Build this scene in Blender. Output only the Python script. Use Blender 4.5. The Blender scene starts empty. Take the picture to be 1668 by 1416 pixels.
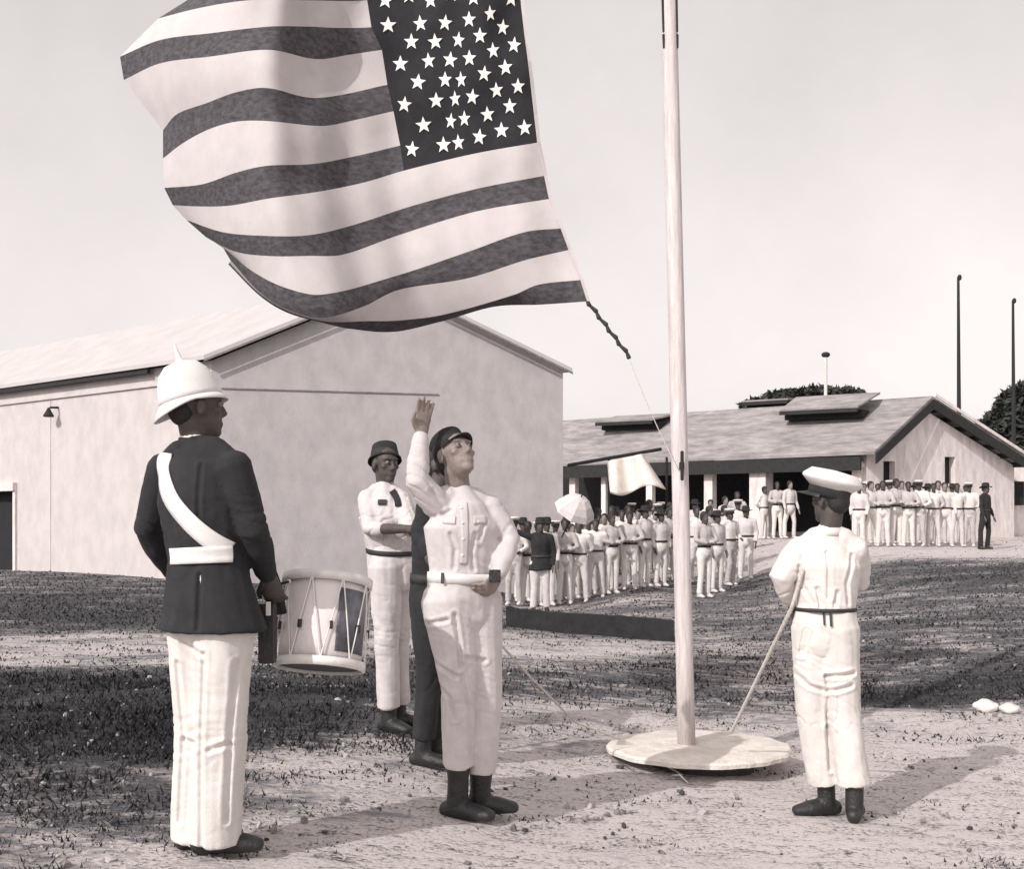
import bpy, bmesh, math, random
import numpy as np
from mathutils import Vector, Matrix, noise
random.seed(7); RNG = np.random.default_rng(7)
S = bpy.context.scene
COL = S.collection
# ------------------------------------------------------------------ camera
FPX, W, H, YH, CZ = 1800.0, 1668.0, 1416.0, 845.0, 1.30
cd = bpy.data.cameras.new('camera'); cam = bpy.data.objects.new('camera', cd); COL.objects.link(cam)
cd.sensor_width = 36; cd.lens = FPX / W * 36; cd.clip_start = .1; cd.clip_end = 3000
cam.location = (0, 0, CZ); cam.rotation_euler = (math.radians(90), 0, 0)
cd.shift_y = (YH - H / 2) / W
S.camera = cam
# ------------------------------------------------------------------ light
SUN_FROM = Vector((-.66, -.75)).normalized(); ELEV = math.radians(35)
wd = bpy.data.worlds.new('World'); S.world = wd; wd.use_nodes = True
nt = wd.node_tree; nt.nodes.clear()
sky = nt.nodes.new('ShaderNodeTexSky'); sky.sky_type = 'NISHITA'; sky.sun_disc = False
sky.sun_elevation = ELEV; sky.sun_rotation = math.atan2(SUN_FROM.x, SUN_FROM.y); sky.dust_density = 4; sky.ozone_density = .5
bw = nt.nodes.new('ShaderNodeRGBToBW'); nt.links.new(sky.outputs[0], bw.inputs[0])
hz = nt.nodes.new('ShaderNodeMath'); hz.operation = 'POWER'; hz.inputs[1].default_value = .42   # bleached overexposed sky
nt.links.new(bw.outputs[0], hz.inputs[0])
tc = nt.nodes.new('ShaderNodeTexCoord'); sn = nt.nodes.new('ShaderNodeTexNoise')
sn.inputs['Scale'].default_value = 3.2; sn.inputs['Detail'].default_value = 9; sn.inputs['Roughness'].default_value = .62
nt.links.new(tc.outputs['Generated'], sn.inputs['Vector'])
mr = nt.nodes.new('ShaderNodeMapRange'); mr.inputs[1].default_value = .3; mr.inputs[2].default_value = .7
mr.inputs[3].default_value = .90; mr.inputs[4].default_value = 1.05; nt.links.new(sn.outputs[0], mr.inputs[0])
ml = nt.nodes.new('ShaderNodeMath'); ml.operation = 'MULTIPLY'; nt.links.new(hz.outputs[0], ml.inputs[0]); nt.links.new(mr.outputs[0], ml.inputs[1])
tint = nt.nodes.new('ShaderNodeVectorMath'); tint.operation = 'SCALE'; tint.inputs[0].default_value = (5.85, 5.50, 5.42)
nt.links.new(ml.outputs[0], tint.inputs['Scale'])
bg = nt.nodes.new('ShaderNodeBackground'); bg.inputs[1].default_value = .10
wo = nt.nodes.new('ShaderNodeOutputWorld'); nt.links.new(tint.outputs[0], bg.inputs[0]); nt.links.new(bg.outputs[0], wo.inputs[0])
sd = bpy.data.lights.new('sun', 'SUN'); sd.energy = 3.2; sd.angle = math.radians(.5); sd.color = (1, .965, .93)
sun = bpy.data.objects.new('sun', sd); COL.objects.link(sun)
sun.rotation_euler = Vector((SUN_FROM.x * math.cos(ELEV), SUN_FROM.y * math.cos(ELEV), math.sin(ELEV))).to_track_quat('Z', 'Y').to_euler()
S.view_settings.view_transform = 'Standard'; S.view_settings.look = 'None'
S.view_settings.exposure = 0; S.view_settings.gamma = 1; S.view_settings.use_curve_mapping = False
# ------------------------------------------------------------------ helpers
def P(px, py, d): return Vector(((px - W / 2) / FPX * d, d, CZ - (py - YH) / FPX * d))
def mat(name, c, rough=.85, var=.25, scale=8., bump=.0, bscale=60., stretch=(1, 1, 1), c2=None, lo=.35, hi=.65, trans=0, metal=0):
    m = bpy.data.materials.new(name); m.use_nodes = True; t = m.node_tree; b = t.nodes['Principled BSDF']
    b.inputs['Roughness'].default_value = rough; b.inputs['Metallic'].default_value = metal
    co = t.nodes.new('ShaderNodeTexCoord'); mp = t.nodes.new('ShaderNodeMapping'); mp.inputs['Scale'].default_value = stretch
    t.links.new(co.outputs['Object'], mp.inputs[0])
    n = t.nodes.new('ShaderNodeTexNoise'); n.inputs['Scale'].default_value = scale; n.inputs['Detail'].default_value = 8; n.inputs['Roughness'].default_value = .65
    t.links.new(mp.outputs[0], n.inputs['Vector'])
    r = t.nodes.new('ShaderNodeValToRGB'); r.color_ramp.elements[0].position = lo; r.color_ramp.elements[1].position = hi
    a = tuple(v * (1 - var) for v in c) if c2 is None else c2
    z = tuple(min(.9, v * (1 + var * .6)) for v in c) if c2 is None else c
    r.color_ramp.elements[0].color = (*a, 1); r.color_ramp.elements[1].color = (*z, 1)
    t.links.new(n.outputs[0], r.inputs[0]); t.links.new(r.outputs[0], b.inputs['Base Color'])
    if bump:
        n2 = t.nodes.new('ShaderNodeTexNoise'); n2.inputs['Scale'].default_value = bscale; n2.inputs['Detail'].default_value = 4
        t.links.new(mp.outputs[0], n2.inputs['Vector'])
        bp = t.nodes.new('ShaderNodeBump'); bp.inputs['Strength'].default_value = bump; bp.inputs['Distance'].default_value = .02
        t.links.new(n2.outputs[0], bp.inputs['Height']); t.links.new(bp.outputs[0], b.inputs['Normal'])
    if trans:
        out = t.nodes['Material Output']; tr = t.nodes.new('ShaderNodeBsdfTranslucent'); t.links.new(r.outputs[0], tr.inputs[0])
        mx = t.nodes.new('ShaderNodeMixShader'); mx.inputs[0].default_value = trans
        t.links.new(b.outputs[0], mx.inputs[1]); t.links.new(tr.outputs[0], mx.inputs[2]); t.links.new(mx.outputs[0], out.inputs[0])
    return m
def tag(o, label=None, cat=None, group=None, kind=None):
    if label: o['label'] = label
    if cat: o['category'] = cat
    if group: o['group'] = group
    if kind: o['kind'] = kind
    return o
def link(name, me, m=None, parent=None, smooth=False):
    o = bpy.data.objects.new(name, me); COL.objects.link(o)
    if m is not None and not me.materials: me.materials.append(m)
    if smooth:
        for p in me.polygons: p.use_smooth = True
    if parent: o.parent = parent; o.matrix_parent_inverse = Matrix.Translation(-parent.location) if parent.rotation_euler[2] == 0 else Matrix()
    return o
def empty(name, loc, label, cat, group=None):
    o = bpy.data.objects.new(name, None); COL.objects.link(o); o.location = loc; o.empty_display_size = .1
    return tag(o, label, cat, group)
def fin(name, bm, m, parent=None, smooth=False):
    bmesh.ops.recalc_face_normals(bm, faces=bm.faces)
    me = bpy.data.meshes.new(name); bm.to_mesh(me); bm.free()
    return link(name, me, m, parent, smooth)
def box(bm, c, s, rz=0, R=None):
    M = Matrix.Translation(c) @ (R.to_4x4() if R else Matrix.Rotation(rz, 4, 'Z')) @ Matrix.Diagonal((*s, 1))
    return bmesh.ops.create_cube(bm, size=1, matrix=M)
def ell(bm, c, r, R=None, seg=16):
    M = Matrix.Translation(c) @ (R.to_4x4() if R else Matrix()) @ Matrix.Diagonal((*r, 1))
    bmesh.ops.create_uvsphere(bm, u_segments=seg, v_segments=max(6, seg * 2 // 3), radius=1, matrix=M)
def tube(bm, pts, rs, side=None, n=12, round_=True):
    """closed tapered tube through pts; radius float or (across, deep) with 'side' the across direction"""
    pts = [Vector(p) for p in pts]; rs = [(r, r) if not isinstance(r, tuple) else r for r in rs]
    if round_ == 'start':
        d0 = (pts[0] - pts[1]).normalized(); a = min(rs[0]); pts = [pts[0] + d0 * a * .75, pts[0] + d0 * a * .45] + pts; rs = [(rs[0][0] * .4, rs[0][1] * .4), (rs[0][0] * .82, rs[0][1] * .82)] + rs
    elif round_:
        d0 = (pts[0] - pts[1]).normalized(); d1 = (pts[-1] - pts[-2]).normalized()
        a, b = min(rs[0]), min(rs[-1])
        pts = [pts[0] + d0 * a * .75, pts[0] + d0 * a * .45] + pts + [pts[-1] + d1 * b * .45, pts[-1] + d1 * b * .75]
        sc = lambda r, k: (r[0] * k, r[1] * k)
        rs = [sc(rs[0], .4), sc(rs[0], .82)] + rs + [sc(rs[-1], .82), sc(rs[-1], .4)]
    rings = []; last = Vector(side) if side is not None else None
    for i, p in enumerate(pts):
        t = (pts[min(i + 1, len(pts) - 1)] - pts[max(i - 1, 0)]).normalized()
        if last is None: last = t.orthogonal()
        u = last - t * last.dot(t)
        if u.length < 1e-4: u = t.orthogonal()
        u.normalize(); v = t.cross(u)
        if side is None: last = u
        rings.append([bm.verts.new(p + u * rs[i][0] * math.cos(2 * math.pi * k / n) + v * rs[i][1] * math.sin(2 * math.pi * k / n)) for k in range(n)])
    for a, b in zip(rings, rings[1:]):
        for k in range(n): bm.faces.new((a[k], a[(k + 1) % n], b[(k + 1) % n], b[k]))
    bm.faces.new(rings[0][::-1]); bm.faces.new(rings[-1])
def lathe(bm, prof, n=24, M=Matrix(), close=True):
    rings = [[bm.verts.new(M @ Vector((r * math.cos(2 * math.pi * k / n), r * math.sin(2 * math.pi * k / n), z))) for k in range(n)] for r, z in prof]
    for a, b in zip(rings, rings[1:]):
        for k in range(n): bm.faces.new((a[k], a[(k + 1) % n], b[(k + 1) % n], b[k]))
    if close: bm.faces.new(rings[0][::-1]); bm.faces.new(rings[-1])
def solid(bm, voxel, smooth=3, fold=0, freq=9, gath=None):
    """voxel union of everything in bm, softened, with cloth folds pressed in"""
    bmesh.ops.recalc_face_normals(bm, faces=bm.faces)
    me = bpy.data.meshes.new('t'); bm.to_mesh(me); bm.free()
    o = bpy.data.objects.new('t', me); COL.objects.link(o)
    r = o.modifiers.new('r', 'REMESH'); r.mode = 'VOXEL'; r.voxel_size = voxel; r.use_smooth_shade = True
    if smooth: s = o.modifiers.new('s', 'SMOOTH'); s.factor = .5; s.iterations = smooth
    out = bpy.data.meshes.new_from_object(o.evaluated_get(bpy.context.evaluated_depsgraph_get()))
    bpy.data.objects.remove(o); bpy.data.meshes.remove(me)
    if fold:
        nr = [v.normal.copy() for v in out.vertices]
        for v, nn in zip(out.vertices, nr):
            p = v.co
            w3 = noise.noise_vector(p * 2.3)
            drape = noise.noise(Vector((p.x * 9, p.y * 9, p.z * 1.5)) + w3 * 1.2)
            fine = noise.noise(Vector((p.x * 26, p.y * 26, p.z * 5 + 7)) + w3 * 2)
            q = Vector((p.x * 5 + 3, p.y * 5, (p.z + p.x * .35) * 17)) + w3 * 3.2
            wr = noise.noise(q); k = .22
            if gath:
                for g, rad in gath: k += 1.15 * math.exp(-((p - g).length / rad) ** 2)
            k = min(k, 1.3)
            v.co = p + nn * fold * (drape * 1.3 + fine * .55 - k * (.75 * math.exp(-(wr / .09) ** 2) - .2 - wr * .35))
    out.update()
    return out
# ------------------------------------------------------------------ ground height from what stands on it
GC = [(330,1390,4.02),(770,1340,4.88),(1360,1335,5.42),(650,1192,6.4),(1130,1262,6.3),(1000,1040,13.8),(820,1020,15.4),(1100,1047,13.4),
      (840,987,22),(1060,953,24.5),(1150,976,22.3),(1215,940,26),(1400,890,29),(1600,893,29),(1265,862,43),(100,930,28.3),(340,950,24),(620,955,25),
      (917,968,26),(-150,1240,5.5),(1600,1155,8.7),(1050,880,38),(1420,880,33),(-700,930,33),(1450,1010,14.5)]
gp = [tuple(P(*g)) for g in GC]
gp += [(x, y, .95) for x, y in ((-60,90),(60,90),(0,120),(90,45),(-80,45),(-200,300),(200,300),(0,700),(600,200),(-600,200))]
gp += [(x, y, z) for x, y, z in ((0,0,.05),(0,2.5,.04),(-4,1,.12),(5,1,-.2),(-8,-10,.15),(8,-10,0),(0,-60,.2),(-60,-60,.3),(60,-60,.3),(6,6,-.22),(14,14,0))]
gp = np.array(gp)
cmpx = lambda a: np.arcsinh(np.asarray(a, float) / 2.5)
def _k(r): return np.where(r > 1e-9, r * r * np.log(np.maximum(r, 1e-9)), 0)
_X = np.stack([cmpx(gp[:, 0]), cmpx(gp[:, 1])], 1)
_A = _k(np.linalg.norm(_X[:, None] - _X[None], axis=2)) + np.eye(len(_X)) * .004
_Pm = np.hstack([np.ones((len(_X), 1)), _X]); _M = np.block([[_A, _Pm], [_Pm.T, np.zeros((3, 3))]])
_w = np.linalg.solve(_M, np.concatenate([gp[:, 2], np.zeros(3)]))
def T(x, y):
    x = np.atleast_1d(np.asarray(x, float)); y = np.atleast_1d(np.asarray(y, float)); q = np.stack([cmpx(x), cmpx(y)], 1)
    out = np.empty(len(q))
    for i in range(0, len(q), 20000):
        s = q[i:i + 20000]; out[i:i + 20000] = _k(np.linalg.norm(s[:, None] - _X[None], axis=2)) @ _w[:-3] + np.hstack([np.ones((len(s), 1)), s]) @ _w[-3:]
    return out
def T1(x, y): return float(T(x, y)[0])
# ground cover: how grassy (1) or sandy (0) the ground is, as patches, plus a painted ditch shadow
CV = [(50,940,.7),(200,1000,.85),(100,1062,.35),(300,1062,.45),(50,1120,.95),(150,1180,1),(300,1210,1),(100,1270,.75),(50,1390,.5),(230,1400,.38),(200,1330,.6),(60,1330,.6),
      (450,1170,.95),(500,1210,.8),(560,1250,.4),(620,1280,.2),(560,1400,.06),(650,1210,.55),(700,1100,.8),(520,1130,.95),(900,1060,.3),(900,1125,.65),(860,1175,.4),(1000,1140,.6),(1000,1180,.22),
      (900,1250,.1),(1000,1330,0),(800,1400,0),(1000,990,.55),(950,1000,.6),(1200,1000,.58),(1200,1080,.62),(1200,1150,.68),(1250,1180,.2),(1450,1000,.62),(1600,1000,.66),(1600,1120,.85),
      (1450,1100,.62),(1480,1140,1),(1500,1175,.2),(1500,1250,.08),(1600,1350,.05),(1300,1400,0),(1100,1300,.03),(1200,893,.2),(1250,872,.12),(1350,905,.15),(1600,902,.15),(1620,930,.8),  # full-cover point by the right sand edge paints a ditch-edge shadow
      (1500,925,.7),(900,960,.6),(1200,955,.7),(700,960,.8),(500,960,.8),(0,1000,.8),(-300,1000,.8),(-300,1200,.9),(1900,1000,.8),(1900,1300,.1),(300,1700,.1),(1200,1700,.05),(-400,1500,.4)]
def ray_ground(px, py):
    d = 2.5
    for _ in range(4000):
        p = P(px, py, d)
        if p.z <= T1(p.x, p.y): return p
        d *= 1.006
        if d > 300: break
    return p
cvp = np.array([tuple(ray_ground(a, b).xy) + (c,) for a, b, c in CV])
def cover(x, y):
    X = np.stack([np.asarray(x) / np.maximum(np.abs(y), 2) * 2.2, np.log(np.maximum(y, 1.2)) * 2.6], 1)
    C = np.stack([cvp[:, 0] / np.maximum(cvp[:, 1], 2) * 2.2, np.log(np.maximum(cvp[:, 1], 1.2)) * 2.6], 1)
    o = np.empty(len(X))
    for i in range(0, len(X), 20000):
        d2 = ((X[i:i + 20000, None] - C[None]) ** 2).sum(2); w = 1 / (d2 + .004) ** 1.7
        o[i:i + 20000] = (w @ cvp[:, 2]) / w.sum(1)
    return o
# ------------------------------------------------------------------ materials
M = dict(
 white_cloth=mat('white_cloth', (.60,.555,.55), .9, .10, 14, .25, 260),
 white_drill=mat('white_drill', (.68,.64,.61), .9, .08, 10, .25, 260),
 khaki=mat('khaki', (.48,.44,.43), .9, .14, 12, .3, 240),
 dark_wool=mat('dark_wool', (.021,.021,.023), .95, .25, 12, .3, 200),
 leather=mat('leather', (.022,.021,.022), .5, .3, 20, .3, 90),
 gaiter=mat('gaiter', (.05,.048,.05), .8, .3, 20, .3, 90),
 skin=mat('skin', (.24,.195,.175), .6, .18, 18, .2, 120),
 dark_skin=mat('dark_skin', (.075,.06,.055), .6, .2, 18, .2, 120),
 hair=mat('hair', (.02,.018,.018), .7, .3, 60, .3, 200),
 webbing=mat('webbing', (.72,.69,.67), .8, .05, 20, .2, 260),
 belt_dark=mat('belt_dark', (.03,.028,.028), .7, .2, 20),
 eye=mat('eye', (.20,.19,.18), .9, .05), iris=mat('iris', (.02,.02,.02), .3, .05),
 rope=mat('rope', (.66,.62,.58), .9, .3, 90, .5, 300), dark_rope=mat('dark_rope', (.04,.038,.04), .9, .4, 60),
 flag_white=mat('flag_white', (.66,.61,.605), .9, .06, 7, .2, 200, trans=.18),
 flag_red=mat('flag_red', (.115,.105,.115), .9, .5, 30, .3, 180, c2=(.045,.042,.048), lo=.36, hi=.64, stretch=(.6, 1, 1.4), trans=.06),
 flag_blue=mat('flag_blue', (.018,.018,.021), .95, .3, 9, .2, 200),
 star=mat('star', (.82,.79,.75), .9, .08, 40),
 pole=mat('pole_paint', (.64,.575,.565), .6, .22, 6, .3, 40, stretch=(9, 9, .7)),
 concrete=mat('concrete', (.68,.62,.57), .9, .18, 9, .5, 50), soil=mat('soil', (.05,.046,.047), 1, .4, 9, .8, 20),
 drum_shell=mat('drum_shell', (.72,.66,.65), .35, .08, 6, .1, 60), drum_dark=mat('drum_panel', (.13,.13,.155), .4, .5, 14),
 hoop=mat('drum_hoop', (.74,.71,.68), .5, .12, 20), drum_head=mat('drum_head', (.035,.034,.037), .7, .2, 12),
 plaster=mat('plaster_side_lit', (.56,.51,.50), .95, .13, 2.2, .6, 80, stretch=(1.3, 1.3, .85), lo=.25, hi=.62), plaster_shaded=mat('plaster_gable_shaded', (.46,.425,.43), .95, .14, 2.4, .6, 80, stretch=(1.3, 1.3, .85), lo=.25, hi=.62),  # gable copy of the plaster is darker: its shade is put into the colour
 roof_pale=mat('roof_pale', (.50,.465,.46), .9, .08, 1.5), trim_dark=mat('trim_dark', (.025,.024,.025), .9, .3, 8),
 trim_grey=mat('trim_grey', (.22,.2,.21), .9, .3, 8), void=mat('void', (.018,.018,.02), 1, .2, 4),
 roof_grey=mat('roof_grey', (.30,.275,.275), .95, .38, 1.2, .9, 8, stretch=(1, 1, 6)),
 white_wall=mat('white_wall', (.72,.66,.64), .95, .22, 2.2, .4, 12, stretch=(2, 2, .7)),
 timber=mat('timber_and_shade', (.016,.016,.017), .95, .4, 6, .6, 20), canvas=mat('canvas', (.74,.68,.62), .9, .14, 3, .3, 20),
 leaf=mat('leaf', (.035,.038,.034), .8, .5, 3), bark=mat('bark', (.07,.064,.06), .95, .4, 8), stone=mat('stone', (.66,.62,.58), .9, .2, 12, .5, 40),
 mast=mat('mast', (.02,.02,.022), .9, .2, 5), grey_wool=mat('grey_wool', (.07,.07,.08), .95, .3, 10),
)
# ground material
def ground_mat():
    m = bpy.data.materials.new('ground'); m.use_nodes = True; t = m.node_tree; b = t.nodes['Principled BSDF']; b.inputs['Roughness'].default_value = 1
    at = t.nodes.new('ShaderNodeAttribute'); at.attribute_name = 'cover'
    co = t.nodes.new('ShaderNodeTexCoord')
    def noi(s, d=6, st=(1, 1, 1), r=.6):
        mp = t.nodes.new('ShaderNodeMapping'); mp.inputs['Scale'].default_value = st; t.links.new(co.outputs['Object'], mp.inputs[0])
        n = t.nodes.new('ShaderNodeTexNoise'); n.inputs['Scale'].default_value = s; n.inputs['Detail'].default_value = d; n.inputs['Roughness'].default_value = r
        t.links.new(mp.outputs[0], n.inputs['Vector']); return n.outputs[0]
    def mth(op, a, b_, cl=False):
        n = t.nodes.new('ShaderNodeMath'); n.operation = op; n.use_clamp = cl
        for i, v in enumerate((a, b_)):
            if isinstance(v, (int, float)): n.inputs[i].default_value = v
            else: t.links.new(v, n.inputs[i])
        return n.outputs[0]
    big = noi(1.1, 7, (.5, 1.3, 1)); mid = noi(9, 8, (.55, 1.2, 1), .7); fine = noi(55, 5, (.8, 1, 1), .7)
    # patch mask = cover +- noise, sharpened
    v = mth('ADD', at.outputs['Fac'], mth('MULTIPLY', mth('SUBTRACT', mid, .5), 2.3))
    v = mth('ADD', v, mth('MULTIPLY', mth('SUBTRACT', big, .5), 1.3))
    v = mth('ADD', v, mth('MULTIPLY', mth('SUBTRACT', fine, .5), .8))
    v = mth('MULTIPLY', mth('SUBTRACT', v, .33), 3.0, True)
    r1 = t.nodes.new('ShaderNodeValToRGB'); e = r1.color_ramp.elements; e[0].position = .385; e[0].color = (.07,.065,.068,1); e[1].position = .50; e[1].color = (.60,.54,.525,1)
    t.links.new(mth('ADD', mth('MULTIPLY', fine, .6), mth('MULTIPLY', mid, .4)), r1.inputs[0])
    r2 = t.nodes.new('ShaderNodeValToRGB'); e = r2.color_ramp.elements; e[0].position = .47; e[0].color = (.012,.012,.014,1); e[1].position = .70; e[1].color = (.25,.24,.27,1)
    t.links.new(mth('ADD', mth('MULTIPLY', fine, .55), mth('MULTIPLY', mid, .5)), r2.inputs[0])
    dn = t.nodes.new('ShaderNodeVectorMath'); dn.operation = 'SCALE'; t.links.new(r2.outputs[0], dn.inputs[0]); t.links.new(mth('MAXIMUM', mth('MULTIPLY', mth('SUBTRACT', 1.14, at.outputs['Fac']), 1.75), .3), dn.inputs['Scale'])
    mx = t.nodes.new('ShaderNodeMix'); mx.data_type = 'RGBA'; t.links.new(v, mx.inputs[0]); t.links.new(r1.outputs[0], mx.inputs[6]); t.links.new(dn.outputs[0], mx.inputs[7])
    t.links.new(mx.outputs[2], b.inputs['Base Color'])
    bp = t.nodes.new('ShaderNodeBump'); bp.inputs['Strength'].default_value = .8; bp.inputs['Distance'].default_value = .03
    t.links.new(mth('ADD', mth('MULTIPLY', fine, .5), mid), bp.inputs['Height']); t.links.new(bp.outputs[0], b.inputs['Normal'])
    return m
gx = np.sinh(np.linspace(-5.2, 5.2, 330)) * 6; gy = np.sinh(np.linspace(-3.2, 5.6, 420)) * 3.6 + 3
XX, YY = np.meshgrid(gx, gy); fx, fy = XX.ravel(), YY.ravel(); fz = T(fx, fy)
near = np.exp(-(np.hypot(fx, fy - 5) / 14) ** 2)
rough = np.array([noise.noise(Vector((a * 1.7, b * 1.7, 0))) * .022 + noise.noise(Vector((a * 6, b * 6, 3))) * .010 for a, b in zip(fx, fy)]) * near
fz = fz + rough
me = bpy.data.meshes.new('ground'); nx, ny = len(gx), len(gy)
idx = (np.arange(ny - 1)[:, None] * nx + np.arange(nx - 1)[None]).ravel()
me.from_pydata(np.stack([fx, fy, fz], 1).tolist(), [], np.stack([idx, idx + 1, idx + nx + 1, idx + nx], 1).tolist())
at = me.attributes.new('cover', 'FLOAT', 'POINT'); at.data.foreach_set('value', cover(fx, fy))
ground = tag(link('ground', me, ground_mat(), smooth=True), kind='structure')
# ------------------------------------------------------------------ left building
def poly(bm, pts, thick, dirv):
    a = [bm.verts.new(p) for p in pts]; b = [bm.verts.new(Vector(p) + Vector(dirv) * thick) for p in pts]
    bm.faces.new(a); bm.faces.new(b[::-1])
    for i in range(len(a)): j = (i + 1) % len(a); bm.faces.new((a[i], b[i], b[j], a[j]))
c0 = P(345, 587, 24.0); e_z = c0.z; c1 = P(917, 607, 26.0); c1.z = e_z = (c0.z + c1.z) / 2; c0.z = e_z
side = Vector((-1.297, 1, 0)).normalized(); gd = (c1 - c0); gd.z = 0; gd.normalize()
gn = Vector((gd.y, -gd.x, 0)); sn_ = Vector((-side.y, side.x, 0)) * -1
sn_ = Vector((-.61, -.79, 0)).normalized(); base = -1.2; L = 34
hall = empty('plastered_hall', (c0.x, c0.y, T1(c0.x, c0.y)), 'large pale plastered hall with a gable end, behind the drummer on the left', 'building')
apx = c0 + gd * ((c1 - c0).length * .49); apx.z = P(619, 470, apx.y).z
far0 = c0 + side * L
# side wall with a door opening near its far end
def wallpt(base_pt, dv, s, z): q = base_pt + dv * s; return Vector((q.x, q.y, z))
def s_at(px):
    k = (px - W / 2) / FPX; return (c0.x - k * c0.y) / (k * side.y - side.x)
sd0, sd1 = s_at(24), s_at(-150)
zdoor = P(20, 800, (c0 + side * sd0).y).z
bm = bmesh.new(); inn = -sn_
for (a, b, z0, z1) in ((0, sd0, base, e_z), (sd0, sd1, zdoor, e_z), (sd1, L, base, e_z)):
    poly(bm, [wallpt(c0, side, a, z0), wallpt(c0, side, b, z0), wallpt(c0, side, b, z1), wallpt(c0, side, a, z1)], .3, inn)
w = fin('side_wall', bm, M['plaster'], hall)
bm = bmesh.new(); o3 = gd * .33 + Vector((0, 0, 0))
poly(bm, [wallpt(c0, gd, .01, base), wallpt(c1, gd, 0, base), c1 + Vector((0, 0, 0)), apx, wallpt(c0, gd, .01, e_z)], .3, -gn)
fin('gable_wall', bm, M['plaster_shaded'], hall)
bm = bmesh.new(); cr = c1 - gn * .32; poly(bm, [wallpt(cr, gd, 0, base), wallpt(cr, side, L, base), wallpt(cr, side, L, e_z - .02), wallpt(cr, gd, 0, e_z - .02)], .25, -gd); fin('rear_wall', bm, M['plaster_shaded'], hall)
# roof slopes, slightly over the walls
up = Vector((0, 0, .06)); oh = gn * .22
for k, (pt, pr) in enumerate(((c0, sn_), (c1, gd))):
    lo = pt + (pt - apx).normalized() * .18
    bm = bmesh.new(); poly(bm, [lo + oh + up, apx + oh + up, apx + side * L + up, lo + side * L + up], .09, (0, 0, 1)); fin('roof_slope', bm, M['roof_pale'], hall)
    bm = bmesh.new(); poly(bm, [lo + oh * 1.05 + up * .1, apx + oh * 1.05 + up * .1, apx + oh * 1.05 + up * .85, lo + oh * 1.05 + up * .85], .04, gn); fin('rake_board', bm, M['trim_grey'], hall)
rdir = (apx - (c0 + (c0 - apx).normalized() * .18)); rl = rdir.length; rdir.normalize(); lo_ = c0 + (c0 - apx).normalized() * .18
for i in range(34):
    q = lo_ + side * (i * 1.0 + .2) + Vector((0, 0, .155)); bm = bmesh.new(); tube(bm, [q, q + rdir * rl], [.028, .028], n=6, round_=False); fin('roof_rib', bm, M['roof_pale'], hall)
for sx in (6.5, 13, 20):   # buttress-like joint strips in the plaster
    bm = bmesh.new(); a = c0 + sn_ * .002; poly(bm, [wallpt(a, side, sx, base), wallpt(a, side, sx + .05, base), wallpt(a, side, sx + .05, e_z - .45), wallpt(a, side, sx, e_z - .45)], .012, sn_); fin('joint_strip', bm, M['plaster'], hall)
bm = bmesh.new(); a = c0 + sn_ * .12; s1 = s_at(252)
poly(bm, [wallpt(a, side, s1, e_z - .13), wallpt(a, side, L, e_z - .13), wallpt(a, side, L, e_z - .01), wallpt(a, side, s1, e_z - .01)], .08, sn_); fin('eave_shadow_strip', bm, M['trim_dark'], hall)  # dark strip standing in for the shadow line under the eave
bm = bmesh.new(); a = c0 + sn_ * .002; poly(bm, [wallpt(a, side, .3, e_z - .42), wallpt(a, side, L, e_z - .42), wallpt(a, side, L, e_z - .35), wallpt(a, side, .3, e_z - .35)], .05, sn_); fin('cornice', bm, M['plaster'], hall)
zt = P(345, 632, c0.y).z
bm = bmesh.new(); a = c0 + gn * .002; poly(bm, [wallpt(a, gd, .2, zt - .02), wallpt(a, gd, 5.0, zt - .02), wallpt(a, gd, 5.0, zt + .01), wallpt(a, gd, .2, zt + .01)], .02, gn); fin('string_course', bm, M['trim_grey'], hall)
bm = bmesh.new(); a = c0 + inn * .28; poly(bm, [wallpt(a, side, sd0, base), wallpt(a, side, sd1, base), wallpt(a, side, sd1, zdoor), wallpt(a, side, sd0, zdoor)], .04, inn); dr = fin('door', bm, M['void'], hall)
bm = bmesh.new(); a = c0 + sn_ * .002; poly(bm, [wallpt(a, side, sd0 - .12, zdoor), wallpt(a, side, sd1, zdoor), wallpt(a, side, sd1, zdoor + .22), wallpt(a, side, sd0 - .12, zdoor + .22)], .12, sn_); fin('lintel', bm, M['white_wall'], hall)
bm = bmesh.new(); poly(bm, [wallpt(a, side, sd0 - .12, base), wallpt(a, side, sd0 - .002, base), wallpt(a, side, sd0 - .002, zdoor - .002), wallpt(a, side, sd0 - .12, zdoor - .002)], .06, sn_); fin('door_jamb', bm, M['white_wall'], hall)
# bracket lamp on the side wall
sb = s_at(95); q = c0 + side * sb + sn_ * .0; q.z = P(95, 672, q.y).z
lamp = empty('wall_bracket', q, 'small dark bracket fixed high on the pale side wall of the hall', 'bracket')
bm = bmesh.new(); tube(bm, [q + Vector((0, 0, .12)) + sn_ * .01, q + sn_ * .28 + Vector((.06, 0, .10))], [.03, .025]); fin('arm', bm, M['trim_dark'], lamp)
bm = bmesh.new(); lathe(bm, [(.02, .1), (.05, .04), (.13, -.1), (.12, -.13)], 12, Matrix.Translation(q + sn_ * .26)); fin('shade', bm, M['trim_dark'], lamp)
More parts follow.
